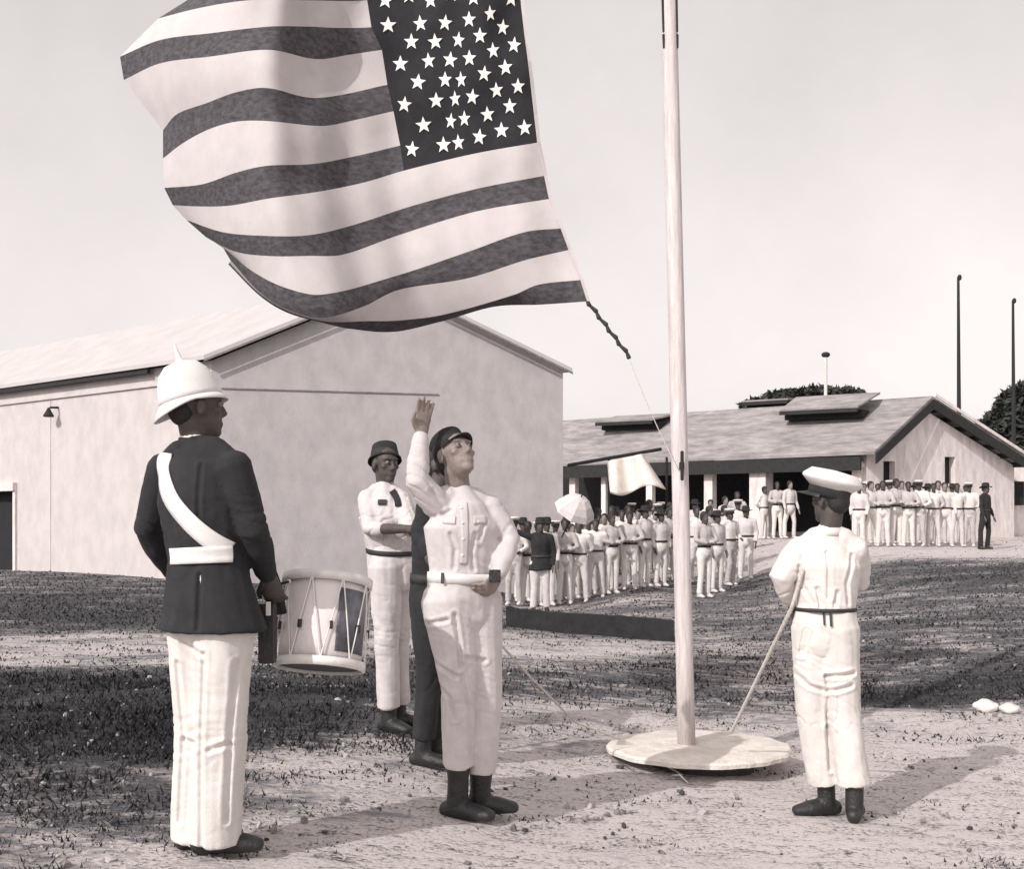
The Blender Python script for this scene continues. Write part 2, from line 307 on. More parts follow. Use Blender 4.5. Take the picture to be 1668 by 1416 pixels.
# ------------------------------------------------------------------ right building (long veranda block with a gable)
g0 = P(1412, 737, 33); g1 = P(1652, 757, 36.5); ap = P(1497, 657, 34.6); le = P(925, 757, 41); lr = P(925, 690, 42.5)
gz = .4
bar = empty('barrack_block', (g0.x, g0.y, T1(g0.x, g0.y)), 'long low block with a grey roof, dark veranda and white gable end on the right', 'building')
gdir = (g1 - g0); gdir.z = 0; gdir.normalize(); gnn = Vector((gdir.y, -gdir.x, 0)); ldir = le - g0; ldir.z = 0; LL = ldir.length; ldir.normalize(); lnn = Vector((ldir.y, -ldir.x, 0)); lnn = lnn if lnn.y < 0 else -lnn
GL = (Vector((g1.x, g1.y, 0)) - Vector((g0.x, g0.y, 0))).length
def gpt(px, py):
    k = (px - W / 2) / FPX; s = (k * g0.y - g0.x) / (gdir.x - k * gdir.y); q = g0 + gdir * s; q.z = CZ - (py - YH) / FPX * q.y; return q, s
slits = [(1439, 1458, 751, 792), (1539, 1556, 744, 788)]
# gable wall cut in columns around two slit windows
bm = bmesh.new()
apg, sa = gpt(1497, 662)
def ztop(s): return g0.z - .05 + (apg.z - g0.z) * s / sa if s < sa else apg.z + (g1.z - .05 - apg.z) * (s - sa) / (GL - sa)
cuts = [0] + sorted([gpt(a, 760)[1] for sl in slits for a in sl[:2]] + [sa]) + [GL]
ws = []
for a, b in zip(cuts, cuts[1:]):
    mid_ = (a + b) / 2; win = None
    for sl in slits:
        sA, sB = gpt(sl[0], 760)[1], gpt(sl[1], 760)[1]
        if sA < mid_ < sB: win = (gpt(sl[0], sl[3])[0].z, gpt(sl[0], sl[2])[0].z)
    A = lambda s, z: Vector((g0.x + gdir.x * s, g0.y + gdir.y * s, z))
    if win:
        poly(bm, [A(a, gz), A(b, gz), A(b, win[0]), A(a, win[0])], .3, -gnn); poly(bm, [A(a, win[1]), A(b, win[1]), A(b, ztop(b)), A(a, ztop(a))], .3, -gnn); ws.append((a, b, win))
    else: poly(bm, [A(a, gz), A(b, gz), A(b, ztop(b)), A(a, ztop(a))], .3, -gnn)
fin('gable_wall', bm, M['white_wall'], bar)
for a, b, win in ws:
    bm = bmesh.new(); ofs = -gnn * .22; poly(bm, [A(a, win[0]) + ofs, A(b, win[0]) + ofs, A(b, win[1]) + ofs, A(a, win[1]) + ofs], .03, -gnn); wi = fin('window', bm, M['void'], bar)
    bm = bmesh.new(); box(bm, (A((a + b) / 2, win[0] - .05) + gnn * .05), (b - a + .12, .12, .08), math.atan2(gdir.y, gdir.x)); fin('sill', bm, M['white_wall'], wi)
# roof
ov = gnn * .5; dz = Vector((0, 0, .03))
eL = g0 + lnn * .35 + Vector((0, 0, -.1)); eLf = le + lnn * .35 + Vector((0, 0, -.1))
lr2 = Vector((lr.x, lr.y, lr.z)); apt = ap + Vector((0, 0, .05))
back = lambda p: p
R0 = [eL + ov, apt + ov, lr2 + ldir * .5, eLf + ldir * .5]
bm = bmesh.new(); poly(bm, R0, .10, (0, 0, 1)); fin('roof_slope', bm, M['roof_grey'], bar)
eR = g1 + gdir * .5 + Vector((0, 0, -.12)); off = lr2 - apt
bm = bmesh.new(); poly(bm, [apt + ov + dz, eR + ov + dz, eR + off + dz, lr2 + ldir * .5 + dz], .10, (0, 0, 1)); fin('roof_slope', bm, M['roof_grey'], bar)
for p, q in ((eL, apt), (apt, eR)):
    bm = bmesh.new(); n_ = ov * 1.03; poly(bm, [p + n_ + Vector((0, 0, -.28)), q + n_ + Vector((0, 0, -.28)), q + n_ + Vector((0, 0, .02)), p + n_ + Vector((0, 0, .02))], .06, gnn); fin('bargeboard', bm, M['trim_dark'], bar)
bm = bmesh.new(); poly(bm, [apt + ov * 1.16 + Vector((0, 0, .10)), eR + ov * 1.16 + Vector((0, 0, .10)), eR + ov * 1.16 + Vector((0, 0, .20)), apt + ov * 1.16 + Vector((0, 0, .20))], .05, gnn); fin('verge_flashing', bm, M['white_wall'], bar)
# shadowed soffit purlins seen under the right verge
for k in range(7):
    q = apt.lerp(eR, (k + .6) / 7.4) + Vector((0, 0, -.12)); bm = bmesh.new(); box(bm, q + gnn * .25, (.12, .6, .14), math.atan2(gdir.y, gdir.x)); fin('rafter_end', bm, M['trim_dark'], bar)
# veranda: fascia, back wall, pillars, floor
fz0 = eL.z - .32
bm = bmesh.new(); poly(bm, [Vector((eL.x, eL.y, eL.z - .45)) , Vector((eLf.x, eLf.y, eLf.z - .42)), eLf + Vector((0, 0, .02)), eL + Vector((0, 0, .02))], .08, lnn); fin('fascia', bm, M['trim_dark'], bar)
bk = -lnn * 2.2
bm = bmesh.new(); poly(bm, [Vector((g0.x, g0.y, gz)) + bk, Vector((le.x, le.y, gz)) + bk + ldir * 5, le + bk + ldir * 5 + Vector((0, 0, .3)), g0 + bk + Vector((0, 0, .3))], .2, -lnn); fin('veranda_wall', bm, M['timber'], bar)  # near-black wall: the shade under the veranda roof is put into its colour
bm = bmesh.new(); poly(bm, [Vector((g0.x, g0.y, gz)), Vector((le.x, le.y, gz)), Vector((le.x, le.y, gz)) + bk, Vector((g0.x, g0.y, gz)) + bk], .45, (0, 0, 1)); fin('veranda_floor', bm, M['trim_grey'], bar)
def lpt(px):
    k = (px - W / 2) / FPX; s = (k * g0.y - g0.x) / (ldir.x - k * ldir.y); return g0 + ldir * s
for px, wpx in ((1240, 30), (1157, 16), (1060, 12), (985, 9), (935, 12), (1398, 16)):
    q = lpt(px); wd_ = wpx / FPX * q.y; zt_ = P(px, 752, q.y).z; bm = bmesh.new()
    box(bm, Vector((q.x, q.y, (zt_ + gz) / 2)), (wd_, wd_ * .8, zt_ - gz), math.atan2(ldir.y, ldir.x)); pl = fin('pillar', bm, M['white_wall'], bar)
    bm = bmesh.new(); box(bm, Vector((q.x, q.y, zt_ - .12)) , (wd_ * 1.35, wd_ * 1.2, .12), math.atan2(ldir.y, ldir.x)); fin('capital', bm, M['white_wall'], pl)
# lean-to at the right end
q0, _ = gpt(1632, 770); bm = bmesh.new(); c = P(1668, 820, 37.6); box(bm, Vector((c.x + .35, c.y + 1.4, 1.9)), (2.3, 3, 2.8), .15); fin('lean_to', bm, M['white_wall'], bar)
bm = bmesh.new(); cc = P(1650, 804, 37.0); box(bm, Vector((cc.x + .05, cc.y + .3, cc.z)), (.55, .7, .8), .15); wi = fin('window', bm, M['void'], bar)
# roof monitors (raised ridge vents)
def monitor(pxa, pya, pxb, pyb, hgt, d0, d1, lab):
    a, b = P(pxa, pya, d0), P(pxb, pyb, d1)
    r = empty('roof_ventilator', ((a + b) / 2), lab, 'roof vent', 'raised ventilators on the long grey roof')
    dv = (b - a); dv.z = 0; dv.normalize(); nn = Vector((dv.y, -dv.x, 0)); nn = nn if nn.y < 0 else -nn
    bm = bmesh.new(); poly(bm, [a + Vector((0, 0, -.25)), b + Vector((0, 0, -.25)), b + Vector((0, 0, -.02)), a + Vector((0, 0, -.02))], 1.0, -nn); fin('shaded_side', bm, M['void'], r)  # side coloured black for the shadow below the cap
    u_ = Vector((0, 0, hgt)); t = nn * .35
    bm = bmesh.new(); poly(bm, [a + t, b + t, b - nn * .9 + u_ - dv * -.25, a - nn * .9 + u_], .06, (0, 0, 1)); fin('cap_slope', bm, M['roof_grey'], r)
    bm = bmesh.new(); poly(bm, [a + t * 1.02 + Vector((0, 0, -.12)), b + t * 1.02 + Vector((0, 0, -.12)), b + t * 1.02 + Vector((0, 0, .0)), a + t * 1.02], .05, nn); fin('cap_shadow_strip', bm, M['trim_dark'], r)  # dark strip painted in as the shadow line under the cap
monitor(1278, 672, 1404, 666, .52, 36.0, 34.4, 'raised ventilator nearest the white gable on the long grey roof')
monitor(980, 690, 1072, 686, .28, 40.6, 39.0, 'low dark ventilator left of the flagpole on the long grey roof')
monitor(1216, 657, 1290, 653, .10, 38.6, 37.6, 'narrow dark ridge vent beside the trees on the long grey roof')
# awning under the veranda
aw = empty('canvas_awning', P(1038, 812, 30), 'pale canvas sheet hung below the veranda roof left of the flagpole', 'awning')
pts = [[(930,752),(990,748),(1040,741),(1072,735)]]
bm = bmesh.new(); NU, NV = 14, 12; vv = []
for j in range(NV + 1):
    row = []
    for i in range(NU + 1):
        u, v = i / NU, j / NV
        x = 990 + u * (56 + v * 34) + (v * 4); y = 752 - u * 12 + v * (52 + u * 2) + 6 * math.sin(u * 7) * v
        p = P(x, y, 31 - .5 * math.sin(u * 9 + v) * .6 + v * -.8); row.append(bm.verts.new(p))
    vv.append(row)
for j in range(NV):
    for i in range(NU): bm.faces.new((vv[j][i], vv[j][i + 1], vv[j + 1][i + 1], vv[j + 1][i]))
o = fin('sheet', bm, M['canvas'], aw, True); o.modifiers.new('s', 'SOLIDIFY').thickness = .02
for px in (992, 1086):
    bm = bmesh.new(); tp = P(px, 746, 31.2); tube(bm, [Vector((tp.x, tp.y, T1(tp.x, tp.y) - .1)), tp], [.04, .035]); fin('pole', bm, M['timber'], aw)
bm = bmesh.new(); tube(bm, [P(926, 758, 31.3), P(1076, 732, 31.3)], [.05, .05]); fin('ridge_rail', bm, M['timber'], aw)
# masts, finial post and trees
for px, py, d, lab in ((1563, 452, 44, 'tall thin dark mast rising beyond the white gable, left of the big tree'), (1652, 490, 46, 'thin dark mast at the right edge, in front of the dark tree')):
    q = P(px, py, d); r = empty('mast', (q.x, q.y, T1(q.x, q.y)), lab, 'mast', 'thin masts behind the block'); bm = bmesh.new(); tube(bm, [(q.x, q.y, T1(q.x, q.y) - .3), (q.x - .05, q.y, q.z)], [.11, .05]); fin('shaft', bm, M['mast'], r)
    bm = bmesh.new(); ell(bm, q, (.09, .09, .12), seg=8); fin('tip', bm, M['mast'], r)
q = P(1345, 578, 50); r = empty('knobbed_post', (q.x, q.y, T1(q.x, q.y)), 'slender pale post with a dark knob standing behind the long roof', 'post')
bm = bmesh.new(); tube(bm, [(q.x, q.y, T1(q.x, q.y) - .3), (q.x, q.y, q.z)], [.09, .07]); fin('shaft', bm, M['stone'], r)
bm = bmesh.new(); ell(bm, q, (.2, .16, .13)); fin('knob', bm, M['mast'], r)
def tree(lab, blobs, d, n, leaf=.3, tb=None):
    c = P(blobs[0][0], blobs[0][1], d); x0, y0 = (tb, d) if tb else (c.x, d)
    r = empty('tree', (x0, y0, T1(x0, y0)), lab, 'tree', 'trees behind the long block')
    bm = bmesh.new(); zb = T1(x0, y0)
    tube(bm, [(x0, y0, zb - .3), (x0 + .2, y0, zb + (c.z - zb) * .5), (c.x, y0, c.z)], [.35, .25, .1])
    for px, py, rp, _ in blobs: tube(bm, [(x0 + .1, y0, zb + (c.z - zb) * .45), P(px, py, d)], [.14, .04], n=7)
    fin('trunk', bm, M['bark'], r)
    vs = []; fs = []
    tot = sum(b[2] * b[3] for b in blobs)
    for px, py, rp, sq in blobs:
        ctr = P(px, py, d); R_ = rp / FPX * d
        for _ in range(int(n * rp * sq / tot)):
            v = Vector(RNG.normal(size=3)).normalized() * (RNG.random() ** .45); cl = noise.noise(v * 2.3 + ctr) * .35
            p = ctr + Vector((v.x * R_, v.y * R_, v.z * R_ * sq)) * (1 + cl); a = Vector(RNG.normal(size=3)).normalized(); b = a.orthogonal().normalized()
            s = leaf * (.5 + RNG.random()); i = len(vs)
            vs += [p - a * s, p + b * s * .45, p + a * s, p - b * s * .45]; fs.append((i, i + 1, i + 2, i + 3))
    me = bpy.data.meshes.new('crown'); me.from_pydata([tuple(v) for v in vs], [], fs); link('crown', me, M['leaf'], r)
tree('big dark tree at the right edge behind the white gable', [(1640, 715, 40, 1.4), (1612, 715, 30, 1), (1655, 675, 35, 1.1), (1690, 690, 55, 1.3), (1597, 735, 22, 1)], 52, 16000, .26)
tree('bushy tree crown just showing over the long roof below the knobbed post', [(1330, 645, 42, .35), (1285, 648, 40, .3), (1375, 644, 32, .33)], 56, 5000, .2)
tree('low dark tree over the left part of the long roof', [(1240, 661, 34, .35), (1270, 657, 25, .4)], 54, 2600, .2)
# ------------------------------------------------------------------ low dark raised strip across the field
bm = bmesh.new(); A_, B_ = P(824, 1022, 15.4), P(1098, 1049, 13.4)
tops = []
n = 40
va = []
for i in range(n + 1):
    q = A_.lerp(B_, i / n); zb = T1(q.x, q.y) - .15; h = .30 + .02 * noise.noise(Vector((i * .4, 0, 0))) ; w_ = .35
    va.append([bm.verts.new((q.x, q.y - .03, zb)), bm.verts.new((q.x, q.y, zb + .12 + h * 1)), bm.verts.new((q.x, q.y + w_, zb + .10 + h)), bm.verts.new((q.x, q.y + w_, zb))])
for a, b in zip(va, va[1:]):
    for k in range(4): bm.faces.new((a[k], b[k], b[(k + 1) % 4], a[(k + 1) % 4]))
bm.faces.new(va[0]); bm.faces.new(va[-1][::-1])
tag(fin('dark_low_strip', bm, M['timber']), 'long low dark raised strip lying across the field behind the flagpole', 'edging')
# ------------------------------------------------------------------ flagpole, its round base
pb, pt_ = P(1118, 1206, 6.55), P(1090, 20, 6.55); pdir = (pt_ - pb); ptop = pb + pdir * 1.42
fp = empty('flagpole', pb, 'tall white flagpole standing on a round pale base', 'flagpole')
bm = bmesh.new(); tube(bm, [pb - pdir.normalized() * .1] + [pb.lerp(ptop, k / 12) for k in range(1, 13)], [.054] + [.052 - .0006 * k for k in range(1, 13)], n=24, round_=False); fin('shaft', bm, M['pole'], fp, True)
for sx in (-1, 1):
    for ya, yb in ((-30, 54), (60, 80)):
        qa, qb = pb.lerp(pt_, (1206 - ya) / 1186), pb.lerp(pt_, (1206 - yb) / 1186); bm = bmesh.new(); o_ = Vector((sx * .040, -.027, 0)); tube(bm, [qa + o_, qb + o_], [.009, .007], n=8); fin('dark_strip', bm, M['trim_dark'], fp)  # dark strips added along both sides of the upper shaft
bm = bmesh.new(); ell(bm, ptop + Vector((0, 0, .06)), (.09, .09, .09)); fin('truck_ball', bm, M['pole'], fp, True)
q = pb.lerp(pt_, (1206 - 760) / 1186) + Vector((.0, -.055, 0)); bm = bmesh.new(); tube(bm, [q + Vector((0, -.03, -.08)), q + Vector((0, -.03, .08))], [.01, .01]); box(bm, q + Vector((0, -.01, 0)), (.025, .05, .04)); fin('cleat', bm, M['trim_dark'], fp)
disc = empty('concrete_disc', Vector((pb.x - .01, pb.y, pb.z - .2)), 'round pale concrete disc on a dark plinth at the foot of the flagpole', 'pole base')
dcx = P(1138, 1206, 6.55) - Vector((0, 0, .022))
bm = bmesh.new(); ring = [(.02, .012), (.45, .012), (.515, .016), (.54, .022), (.542, .044), (.53, .056), (.45, .062), (.06, .066)]
n = 64; rg = []
for r_, z in ring: rg.append([bm.verts.new((dcx.x + r_ * math.cos(2*math.pi*k/n) * (1 + .05 * noise.noise(Vector((k * .42, r_ * .3, 0)))), dcx.y + r_ * .90 * (1 + .04 * noise.noise(Vector((k * .5, 5, 0)))) * math.sin(2*math.pi*k/n), dcx.z - .066 + z + .006 * noise.noise(Vector((k * .3, r_ * 9, 2))))) for k in range(n)])
for a, b in zip(rg, rg[1:]):
    for k in range(n): bm.faces.new((a[k], a[(k+1)%n], b[(k+1)%n], b[k]))
bm.faces.new(rg[0][::-1]); bm.faces.new(rg[-1]); fin('slab', bm, M['concrete'], disc, False)
bm = bmesh.new(); lathe(bm, [(.30, -.22), (.33, -.1), (.31, .025)], 40, Matrix.Translation(dcx + Vector((0, 0, -.085)))); fin('plinth', bm, M['soil'], disc)
# ------------------------------------------------------------------ flag
FD = 6.5
_fx = [120, 200, 270, 340, 435, 480, 545, 625, 700, 790, 880, 1000]; _fd = [.62, .50, .30, .06, -.17, -.07, .18, .33, .24, .10, .12, .16]
def fdepth(px, py):
    x = px - max(0, py - 300) * .45 + 10 * math.sin(py / 60.); y = 0
    for k_ in (-24, -12, 0, 12, 24): y += float(np.interp(x + k_, _fx, _fd)) / 5
    return FD + y + .012 * math.sin(x / 13. + py / 90.) + .010 * math.sin((px * .3 + py) / 21.)
def fpt(px, py, k=0): 
    return P(px, py, fdepth(px, py) - k)
B = {0:[(842,-76),(720,-60),(592,-44,1),(504,-40),(439,-48),(410,-44),(385,-38),(350,-28)],
1:[(846,-32),(720,-16),(598,0,1),(504,0),(439,-2),(380,3),(320,14),(258,30)],
2:[(850,12),(725,28),(605,44,1),(547,45),(504,43),(439,43),(342,54),(261,65),(196,92)],
3:[(855,56),(740,68),(622,81,1),(568,89),(514,96),(439,81),(342,92),(261,103),(202,130)],
4:[(861,100),(745,119),(631,138,1),(558,154),(504,159),(434,143),(385,150),(336,168),(288,186),(266,212)],
5:[(866,144),(755,162),(641,181,1),(580,195),(525,205),(434,197),(385,198),(342,210),(300,232),(266,258)],
6:[(871,188),(762,212),(652,237,1),(580,254),(509,267),(434,270),(385,281),(330,300),(268,306)],
7:[(876,232),(774,250),(658,278,1),(590,298),(515,313),(434,324),(374,335),(320,336),(282,334)],
8:[(887,286),(774,308),(666,337,1),(574,367),(504,383),(430,384),(363,378),(304,358)],
9:[(895,324),(774,345),(650,383,1),(558,415),(504,417),(440,417),(385,410),(336,386)],
10:[(914,372),(855,378),(763,410),(650,448,1),(525,480),(466,469),(412,442),(363,402)],
11:[(927,407),(855,424),(763,453),(650,472,1),(590,500),(525,517),(466,502),(423,475),(376,424)],
12:[(946,456),(876,464),(838,480),(720,513),(650,522,1),(600,523),(530,523),(468,506),(424,479),(374,428)],
13:[(957,491),(882,496),(806,499),(720,523),(644,540,1),(569,535),(528,526),(468,509),(424,482),(372,430)]}
NCOL = 90
def curve(pts):
    xy = np.array([p[:2] for p in pts], float); s = np.concatenate([[0], np.cumsum(np.hypot(*np.diff(xy, axis=0).T))])
    ci = [i for i, p in enumerate(pts) if len(p) == 3][0]; t = s.copy()
    t[:ci + 1] = s[:ci + 1] / s[ci] * .4; t[ci:] = .4 + (s[ci:] - s[ci]) / (s[-1] - s[ci]) * .6
    m = np.zeros_like(xy)
    m[1:-1] = (xy[2:] - xy[:-2]) / (t[2:] - t[:-2])[:, None]; m[0] = (xy[1] - xy[0]) / (t[1] - t[0]); m[-1] = (xy[-1] - xy[-2]) / (t[-1] - t[-2])
    out = []
    for u in np.linspace(0, 1, NCOL + 1):
        i = min(max(int(np.searchsorted(t, u, 'right')) - 1, 0), len(t) - 2); h = t[i + 1] - t[i]; a = (u - t[i]) / h
        out.append((2*a**3-3*a**2+1)*xy[i] + (a**3-2*a**2+a)*h*m[i] + (-2*a**3+3*a**2)*xy[i+1] + (a**3-a**2)*h*m[i+1])
    return np.array(out)
CU = [curve(B[k]) for k in range(14)]
hoist_top = fpt(*CU[0][0]); flag = empty('flag', hoist_top, 'large flag of stars and stripes streaming left from the hoist above the men', 'flag')
def strip(name, k0, k1, c0_, c1_, m, sub=4, lift=0):
    vs = []; fs = []; nc = c1_ - c0_; tot = (k1 - k0) * sub
    for r_ in range(tot + 1):
        f = k0 + r_ / sub; a = min(int(f), 12); w_ = f - a
        for c in range(c0_, c1_ + 1):
            q = CU[a][c] * (1 - w_) + CU[a + 1][c] * w_
            k_ = 0
            if c > NCOL * .72: k_ += ((c / NCOL - .72) / .28) ** 2 * .30          # fly end blown back
            if f > 10.5: k_ += (f - 10.5) ** 2 * .05 * min(1, c / 30)             # lower edge curls under
            p = fpt(q[0], q[1], lift - k_)
            vs.append(tuple(p))
    for r_ in range(tot):
        for c in range(nc): i = r_ * (nc + 1) + c; fs.append((i, i + 1, i + nc + 2, i + nc + 1))
    me = bpy.data.meshes.new(name); me.from_pydata(vs, [], fs); o = link(name, me, m, flag, True)
    s = o.modifiers.new('s', 'SOLIDIFY'); s.thickness = .004; s.offset = 0; s.use_rim = False; return o
CC = int(NCOL * .4)
for k in range(13): strip('stripe', k, k + 1, CC if k < 7 else 0, NCOL, M['flag_red'] if k % 2 == 0 else M['flag_white'])
strip('canton', 0, 7, 0, CC, M['flag_blue'])
STARS = [(838,75,1.1),(935,70,.8),(1010,68,.8),(1082,58,.75),(1146,40,.5),(1184,82,.6),(908,125,.9),(980,125,.9),(1050,120,.6),(1115,107,.8),(1155,152,.65),(1218,135,.75),
 (875,192,1.),(960,183,.75),(1025,180,.85),(1083,175,.75),(1192,203,.85),(928,247,1),(1010,240,.75),(1058,240,.45),(1128,222,.8),(1230,260,.75),(1165,272,.75),
 (887,315,.85),(983,303,.95),(1040,298,.45),(1092,292,.75),(1205,320,.75),(945,377,1.05),(1027,365,.45),(1068,358,.55),(1138,345,.8),
 (910,450,.8),(1005,437,.9),(1050,430,.6),(1113,413,.8),(1180,393,.9),(1250,385,.85),(830,0,1),(900,-15,.9),(965,0,.8),(1030,-20,.8),(1095,-8,.8),(1160,-40,.7),(1210,-5,.8)]
for i, (X, Y, wx) in enumerate(STARS):
    px, py = 180 + X / 1.853, Y / 1.853; bm = bmesh.new(); c = bm.verts.new(fpt(px, py, .008)); rt = .12 * math.sin(i * 2.1); rr = 14.2
    ring_ = []
    for k in range(10):
        a = math.pi / 2 + k * math.pi / 5 + rt; r_ = rr if k % 2 == 0 else rr * .42
        ring_.append(bm.verts.new(fpt(px + math.cos(a) * r_ * (.45 + .5 * wx), py - math.sin(a) * r_, .008)))
    for k in range(10): bm.faces.new((c, ring_[k], ring_[(k + 1) % 10]))
    o = fin('star', bm, M['star'], flag)
# hoist heading band
bm = bmesh.new(); vs = []
for k in range(14):
    q = CU[k][0]; vs.append((bm.verts.new(fpt(q[0] - 1, q[1], .004)), bm.verts.new(fpt(q[0] + 4, q[1], .002))))
for a, b in zip(vs, vs[1:]): bm.faces.new((a[0], a[1], b[1], b[0]))
o = fin('hoist_band', bm, M['flag_white'], flag); o.modifiers.new('s', 'SOLIDIFY').thickness = .008
def rope(name, pts, r, m, lab=None, parent=None, sag=0):
    P_ = [Vector(p) for p in pts]; out = []
    for a, b in zip(P_, P_[1:]):
        for k in range(12): f = k / 12; out.append(a.lerp(b, f) + Vector((0, 0, -sag * 4 * f * (1 - f))))
    out.append(P_[-1]); bm = bmesh.new(); tube(bm, out, [r] * len(out), n=8)
    o = fin(name, bm, m, parent, True)
    if lab: tag(o, lab, 'rope')
    return o
k0, k1 = fpt(957, 491), fpt(1022, 577)
rp = empty('halyard_tail', k0, 'dark knotted rope tail hanging from the lower hoist corner of the flag', 'rope')
bm = bmesh.new()
for i in range(9):
    q = k0.lerp(k1, i / 8); d = (k1 - k0).normalized(); tube(bm, [q - d * .02 + Vector((.006 * (-1) ** i, 0, 0)), q + d * .025 - Vector((.007 * (-1) ** i, 0, 0))], [.008, .014], n=8)
tube(bm, [k0, k1], [.007, .007], n=8); fin('twisted_end', bm, M['dark_rope'], rp)
rope('line', [k1, pb.lerp(pt_, (1206 - 765) / 1186) + Vector((-.02, -.06, 0))], .0025, M['rope'], parent=rp, sag=.03)
rope('halyard', [hoist_top, ptop + Vector((-.06, -.05, -.1))], .006, M['rope'], 'halyard running from the upper corner of the flag to the pole top', sag=.02)
# ------------------------------------------------------------------ people
def hand(bm, w, d, pn, curl, left, s=1.):
    """palm + four fingers + thumb; w wrist, d direction, pn palm normal"""
    d = Vector(d).normalized(); pn = Vector(pn); pn = (pn - d * pn.dot(d)).normalized(); sd_ = d.cross(pn) * (1 if left else -1)
    w = Vector(w)
    tube(bm, [w - d * .02, w + d * .03, w + d * .085 * s], [(.026*s, .019*s), (.036*s, .016*s), (.040*s, .013*s)], side=sd_, n=10)
    for k, (o_, ln) in enumerate(((-.030, .062), (-.010, .075), (.011, .080), (.031, .070))):
        p = w + d * .08 * s + sd_ * o_ * s; dd = (d + sd_ * o_ * 3.5).normalized(); pts = [p - d * .02]; a = curl * (1 + .1 * k)
        pts.append(p)
        for seg in (.42, .32, .26):
            dd = (Matrix.Rotation(a, 3, sd_.cross(Vector()) if False else sd_) @ dd) if (Matrix.Rotation(a, 3, sd_) @ dd).dot(pn) > dd.dot(pn) else (Matrix.Rotation(-a, 3, sd_) @ dd)
            p = p + dd * ln * seg * s; pts.append(p)
        tube(bm, pts, [.0095*s, .0095*s, .009*s, .0085*s, .0075*s], n=8)
    th = w + sd_ * .028 * s + d * .025 * s; t1 = th + (sd_ * .6 + d * .7 + pn * .3).normalized() * .038 * s; t2 = t1 + (d * .9 + pn * .6 + sd_ * .1).normalized() * .034 * s
    tube(bm, [w + d * .015, th, t1, t2], [.014*s, .0135*s, .011*s, .009*s], n=8)
def headbase(f, u):
    f = Vector(f).normalized(); u = Vector(u); u = (u - f * u.dot(f)).normalized(); r = f.cross(u)
    return Matrix((r, f, u)).transposed()
def head(bm, c, R, s=1., simple=False):
    L_ = lambda x, y, z: Vector(c) + R @ Vector((x * s, y * s, z * s))
    ell(bm, L_(0, -.012, .035), (.074*s, .093*s, .086*s), R); ell(bm, L_(0, .022, -.035), (.057*s, .066*s, .078*s), R)
    ell(bm, L_(0, .062, -.088), (.03*s, .025*s, .024*s), R, 10)
    tube(bm, [L_(0, .078, .025), L_(0, .101, -.022)], [.008*s, .0105*s], n=8)
    if simple: return
    ell(bm, L_(0, .080, -.058), (.026*s, .013*s, .008*s), R, 10); ell(bm, L_(0, .079, -.068), (.022*s, .012*s, .008*s), R, 10); ell(bm, L_(0, .070, .036), (.054*s, .02*s, .011*s), R, 12)
    ell(bm, L_(0, .092, -.026), (.016*s, .012*s, .009*s), R, 8)
    for k in (-1, 1):
        ell(bm, L_(.043 * k, .056, -.012), (.020*s, .020*s, .018*s), R, 10)
        ell(bm, L_(.078 * k, -.008, -.005), (.010*s, .02*s, .033*s), R, 10)
def shoe(bm, ank, toe_dir, s=1., zg=None, boot=0):
    a = Vector(ank); d = Vector(toe_dir); d.z = 0; d.normalize(); sd_ = Vector((d.y, -d.x, 0)); z = zg
    H_ = a - d * .06 * s; H_.z = z + .04; 
    tube(bm, [H_, Vector((a.x, a.y, z + .05)), Vector((a.x, a.y, z + .042)) + d * .08 * s, Vector((a.x, a.y, z + .032)) + d * .155 * s],
         [(.036*s, .040*s), (.042*s, .048*s), (.050*s, .040*s), (.040*s, .026*s)], side=sd_, n=12)
    tube(bm, [Vector((a.x, a.y, z + .05)) - d * .01, a + Vector((0, 0, .05 + boot))], [.045*s, .047*s + boot * .05], n=12)
